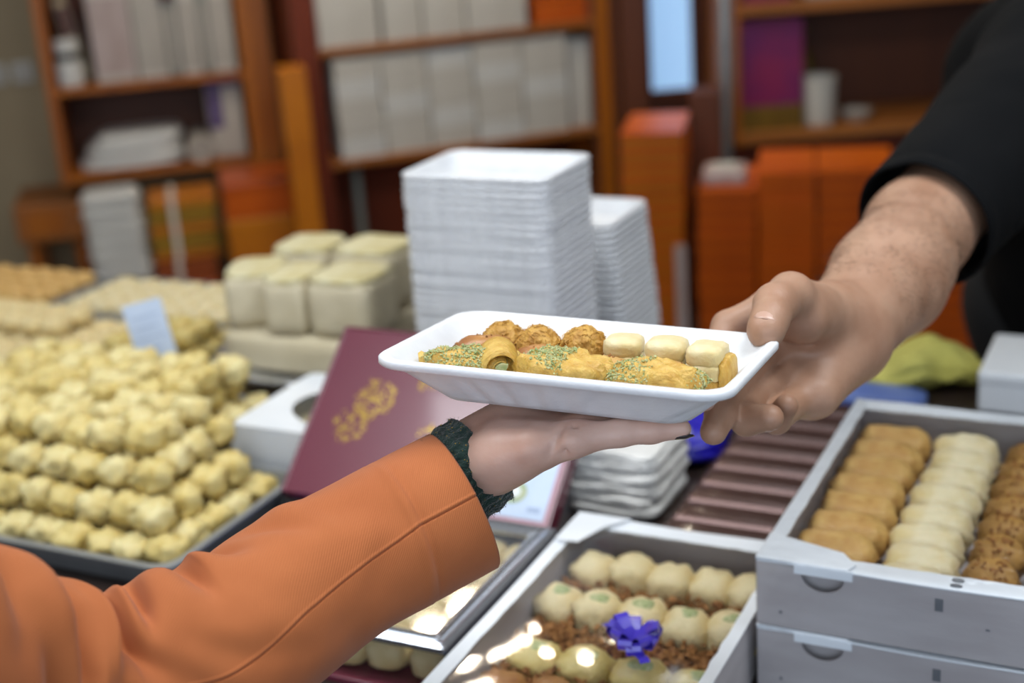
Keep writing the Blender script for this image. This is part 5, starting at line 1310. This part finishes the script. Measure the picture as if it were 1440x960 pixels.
# folds: (s, angle, drift of s per radian, width, depth, angle half range)
FOLDS = [(0.27, -0.15, 0.07, 0.018, 0.0050, 0.9), (0.245, -0.3, 0.07, 0.016, -0.0040, 0.8), (0.30, 0.2, 0.05, 0.016, -0.0050, 0.8), (0.075, 0.5, 0.03, 0.014, 0.0014, 0.8), (0.09, 0.1, -0.03, 0.012, -0.0012, 0.6), (0.046, -0.1, -0.004, 0.0030, 0.0010, 1.8), (0.052, 0.2, -0.004, 0.0040, -0.0012, 1.8),
         (0.100, 0.9, 0.020, 0.010, 0.0020, 0.7), (0.128, 1.1, 0.030, 0.009, 0.0032, 0.8), (0.108, 1.2, 0.020, 0.012, -0.0030, 0.6),
         (0.152, 1.25, 0.018, 0.009, 0.0050, 0.7), (0.170, 1.2, 0.010, 0.012, -0.0045, 0.7), (0.193, 1.1, 0.012, 0.008, 0.0042, 0.8),
         (0.212, 1.0, 0.006, 0.012, -0.0040, 0.8), (0.2275, 0.95, -0.004, 0.0045, 0.0085, 0.75), (0.236, 0.95, -0.004, 0.007, -0.0030, 0.8),
         (0.262, 0.9, 0.016, 0.010, 0.0060, 1.0), (0.250, 0.3, 0.05, 0.012, 0.0050, 0.8), (0.292, 0.8, 0.020, 0.012, -0.0060, 1.0), (0.325, 0.75, 0.026, 0.0085, 0.0150, 1.2), (0.335, 0.0, 0.04, 0.010, 0.0080, 0.8),
         (0.352, 0.8, 0.02, 0.014, -0.0060, 1.0), (0.380, 0.7, 0.03, 0.014, 0.0060, 1.0), (0.42, 0.6, 0.04, 0.02, 0.005, 1.2), (0.215, -0.5, 0.05, 0.014, 0.0025, 0.8), (0.185, -0.2, 0.06, 0.014, 0.0022, 0.7), (0.12, -0.9, 0.02, 0.016, 0.0018, 0.8)]
rings = []; uvs = []
n_ = len(path); f_prev = None
for i in range(n_):
    t_ = path[min(i + 1, n_ - 1)] - path[max(i - 1, 0)]; t_ = t_ / np.linalg.norm(t_)
    fr_ = camp - path[i]; fr_ = fr_ - t_ * (fr_ @ t_); fr_ = fr_ / np.linalg.norm(fr_)
    if f_prev is not None and S_[i] > 0.30:                    # past the elbow keep the frame from spinning
        fr_ = f_prev - t_ * (f_prev @ t_); fr_ = fr_ / np.linalg.norm(fr_)
    f_prev = fr_
    up_ = np.cross(t_, fr_)
    if up_[2] < 0: up_ = -up_
    s = S_[i]; ths = -0.02 - 0.30 * min(1, max(0, (s - 0.05) / 0.12))
    ring = []; uvr = []
    for ph in phis:
        th = ths + ph; d_ = 0.0
        for s0, a0, dr, wd, dp, ar in FOLDS:
            da = (th - a0 + PI) % (2 * PI) - PI
            if abs(da) < ar:
                q = (s - s0 - dr * da) / wd
                if abs(q) < 3: d_ -= 1.45 * dp * math.exp(-q * q) * math.cos(da / ar * PI / 2) ** 2
        amp = 0.0006 + 0.0022 * min(1, max(0, (s - 0.06) / 0.2))
        pos0 = path[i] + rads[i] * (math.cos(th) * fr_ + math.sin(th) * up_)
        d_ += amp * (noise.noise(Vector(pos0) * 22) + 0.5 * noise.noise(Vector(pos0) * 55))
        d_ += -0.0011 * math.exp(-(ph / 0.011) ** 2) + 0.0005 * math.exp(-((ph - 0.035) / 0.02) ** 2)
        if s < 0.05: d_ += 0.0008 * math.sin(th * 2 + 0.6)
        ring.append(pos0 + d_ * (math.cos(th) * fr_ + math.sin(th) * up_)); uvr.append((s, th * 0.05))
    if s < 0.07:                                               # cuff edge cut square to the picture of the arm
        k_ = 0.011 * (1 - s / 0.07)
        ring = [p + t_ * (k_ * math.cos(ths + ph)) for p, ph in zip(ring, phis)]
    rings.append(ring); uvs.append(uvr)
# turned-in edge at the cuff
dirc = path[1] - path[0]; dirc = dirc / np.linalg.norm(dirc); c0 = path[0]
inner = []
for k, (off_, sc_) in enumerate(((0.060, 0.90), (0.030, 0.93), (0.004, 0.950), (0.0, 0.962), (-0.0012, 0.982))):
    inner.append([c0 + (p - c0) * sc_ + dirc * off_ for p in rings[0]]); uvs.insert(k, [(-off_, b) for _, b in uvs[-1]])
allr = inner + rings
flipn = None
mb = MB().loft([[tuple(p) for p in r_] for r_ in allr], False, True)
me = mb.mesh('sleeve'); uvl = me.uv_layers.new(name='UVMap'); nphi = len(phis)
flat = [u for r_ in uvs for u in r_]
vi = np.empty(len(me.loops), np.int32); me.loops.foreach_get('vertex_index', vi)
uvl.data.foreach_set('uv', np.array(flat, np.float32)[vi].ravel())
bm = bmesh.new(); bm.from_mesh(me); bmesh.ops.recalc_face_normals(bm, faces=bm.faces); bm.to_mesh(me); bm.free()
sleeve = rel(wom, link('jacket_sleeve', me, M['jacket'], smooth=True))
# dark seam thread lying in the seam groove
M['thread'] = mat('seam_thread', '8a431c', 0.9)
k0 = min(range(nphi), key=lambda j: abs(phis[j]))
rel(sleeve, MB().tube([tuple(Vector(r_[k0])) for r_ in rings[:int(26 * 6)]], 0.00045, 5).build('seam', M['thread'], smooth=True))
# green knit cuff
axd = np.array((-0.0297, 0.8587, 1.2449)) - np.array((-0.0673, 0.8392, 1.2252)); axd = axd / np.linalg.norm(axd)
c1 = np.array((-0.0337, 0.8522, 1.2415))
e1 = np.cross(axd, [0, 0, 1.0]); e1 = e1 / np.linalg.norm(e1); e2 = np.cross(e1, axd)
rr = []
for k in range(34):
    if k < 28: s = -0.050 + 0.058 * k / 27; rad = 0.0322 + 0.0008 * math.sin(k * 0.9)
    else: q = (k - 27) / 6 * PI / 2; s = 0.008 + 0.0035 * math.sin(q); rad = 0.0290 + 0.0032 * math.cos(q)
    ring = []
    for j in range(120):
        a = 2 * PI * j / 120
        ru = rad + 0.0007 * math.sin(a * 30) + 0.0006 * noise.noise(Vector((math.cos(a) * 9, math.sin(a) * 9, s * 400)))
        ring.append(c1 + axd * s + (e1 * math.cos(a) + e2 * math.sin(a) * 1.03) * ru)
    rr.append(ring)
kme = MB().loft([[tuple(p) for p in r_] for r_ in rr], False, False)
kn_ = rel(wom, kme.build('knit_cuff', M['knit'], smooth=True))
M['glitter'] = mat('gold_glitter', 'd8c46a', 0.2, metal=0.8)
rg = random.Random(9); gp = [rr[rg.randrange(10, 33)][rg.randrange(120)] for _ in range(420)]
gl_ = tag(rel(kn_, crumbs([Vector(p) for p in gp], 0.00060, 3, 0.0004).build('glitter_flecks', M['glitter'])), kind='stuff')
rgf = random.Random(12); fz = MB()
for _ in range(900):                                          # fuzzy wool ends
    j = rgf.randrange(120); k = rgf.randrange(8, 33); p = np.array(rr[k][j]); o_ = p - (c1 + axd * ((p - c1) @ axd)); o_ = o_ / np.linalg.norm(o_)
    d_ = o_ * rgf.uniform(.0006, .0016) + np.array([rgf.uniform(-.0015, .0015) for _ in range(3)])
    fz.tube([Vector(p), Vector(p + d_ * .6), Vector(p + d_)], 0.00012, 3)
tag(rel(kn_, fz.build('wool_fuzz', M['knit'])), kind='stuff')
# the rest of the jacket, trousers and hair
fj = Field((-1.02, 0.0, 0.68), (-0.25, 0.66, 1.50), 0.009)
for pr, k in ((('c', hipw + arr(0, 0, -.10), chw, 0.155, 0.140), .05), (('c', SHL + arr(-.02, -.01, -.01), nkw + arr(0, 0, -.03), 0.070, 0.062), .05), (('c', SHO, nkw + arr(0, 0, -.03), 0.070, 0.062), .05),
              (('c', SHO, arr(-0.83, 0.25, 1.10), 0.064, 0.055), .03), (('c', arr(-0.83, 0.25, 1.10), arr(-0.802, 0.352, 0.93), 0.054, 0.048), .02)):
    fj.union(pr, k)
fj.plane(arr(0, 0, 0.74), (0, 0, -1)); fj.plane(arr(0, 0, 1.44), (0, 0, 1))
rel(wom, link('jacket', fj.mesh('jacket', 2), M['jacket']))
fq = Field((-0.95, 0.08, 0.04), (-0.40, 0.55, 1.0), 0.009)
for x in (-0.73, -0.59):
    fq.union(('c', (x, 0.30, 0.90), (x, 0.30, 0.48), 0.108, 0.075), .04); fq.union(('c', (x, 0.30, 0.48), (x, 0.285, 0.10), 0.075, 0.06), .03)
fq.plane(arr(0, 0, 0.07), (0, 0, -1))
rel(wom, link('trousers', fq.mesh('trousers', 2), M['trousers']))
fh = Field(hdw - 0.30, hdw + 0.18, 0.007)
fh.union(('e', hdw + arr(-.004, -.018, .012), (0.085, 0.098, 0.115)), .01); fh.union(('c', hdw + arr(-.01, -.06, 0), hdw + arr(-.01, -.075, -.20), 0.075, 0.06), .04)
fh.carve(('e', hdw + arr(.015, .085, -.03), (0.08, 0.075, 0.11)), 0.02)
rel(wom, link('hair', fh.mesh('hair', 2), M['hair']))
for o in bpy.data.objects:
    if '_u' in o: del o['_u']
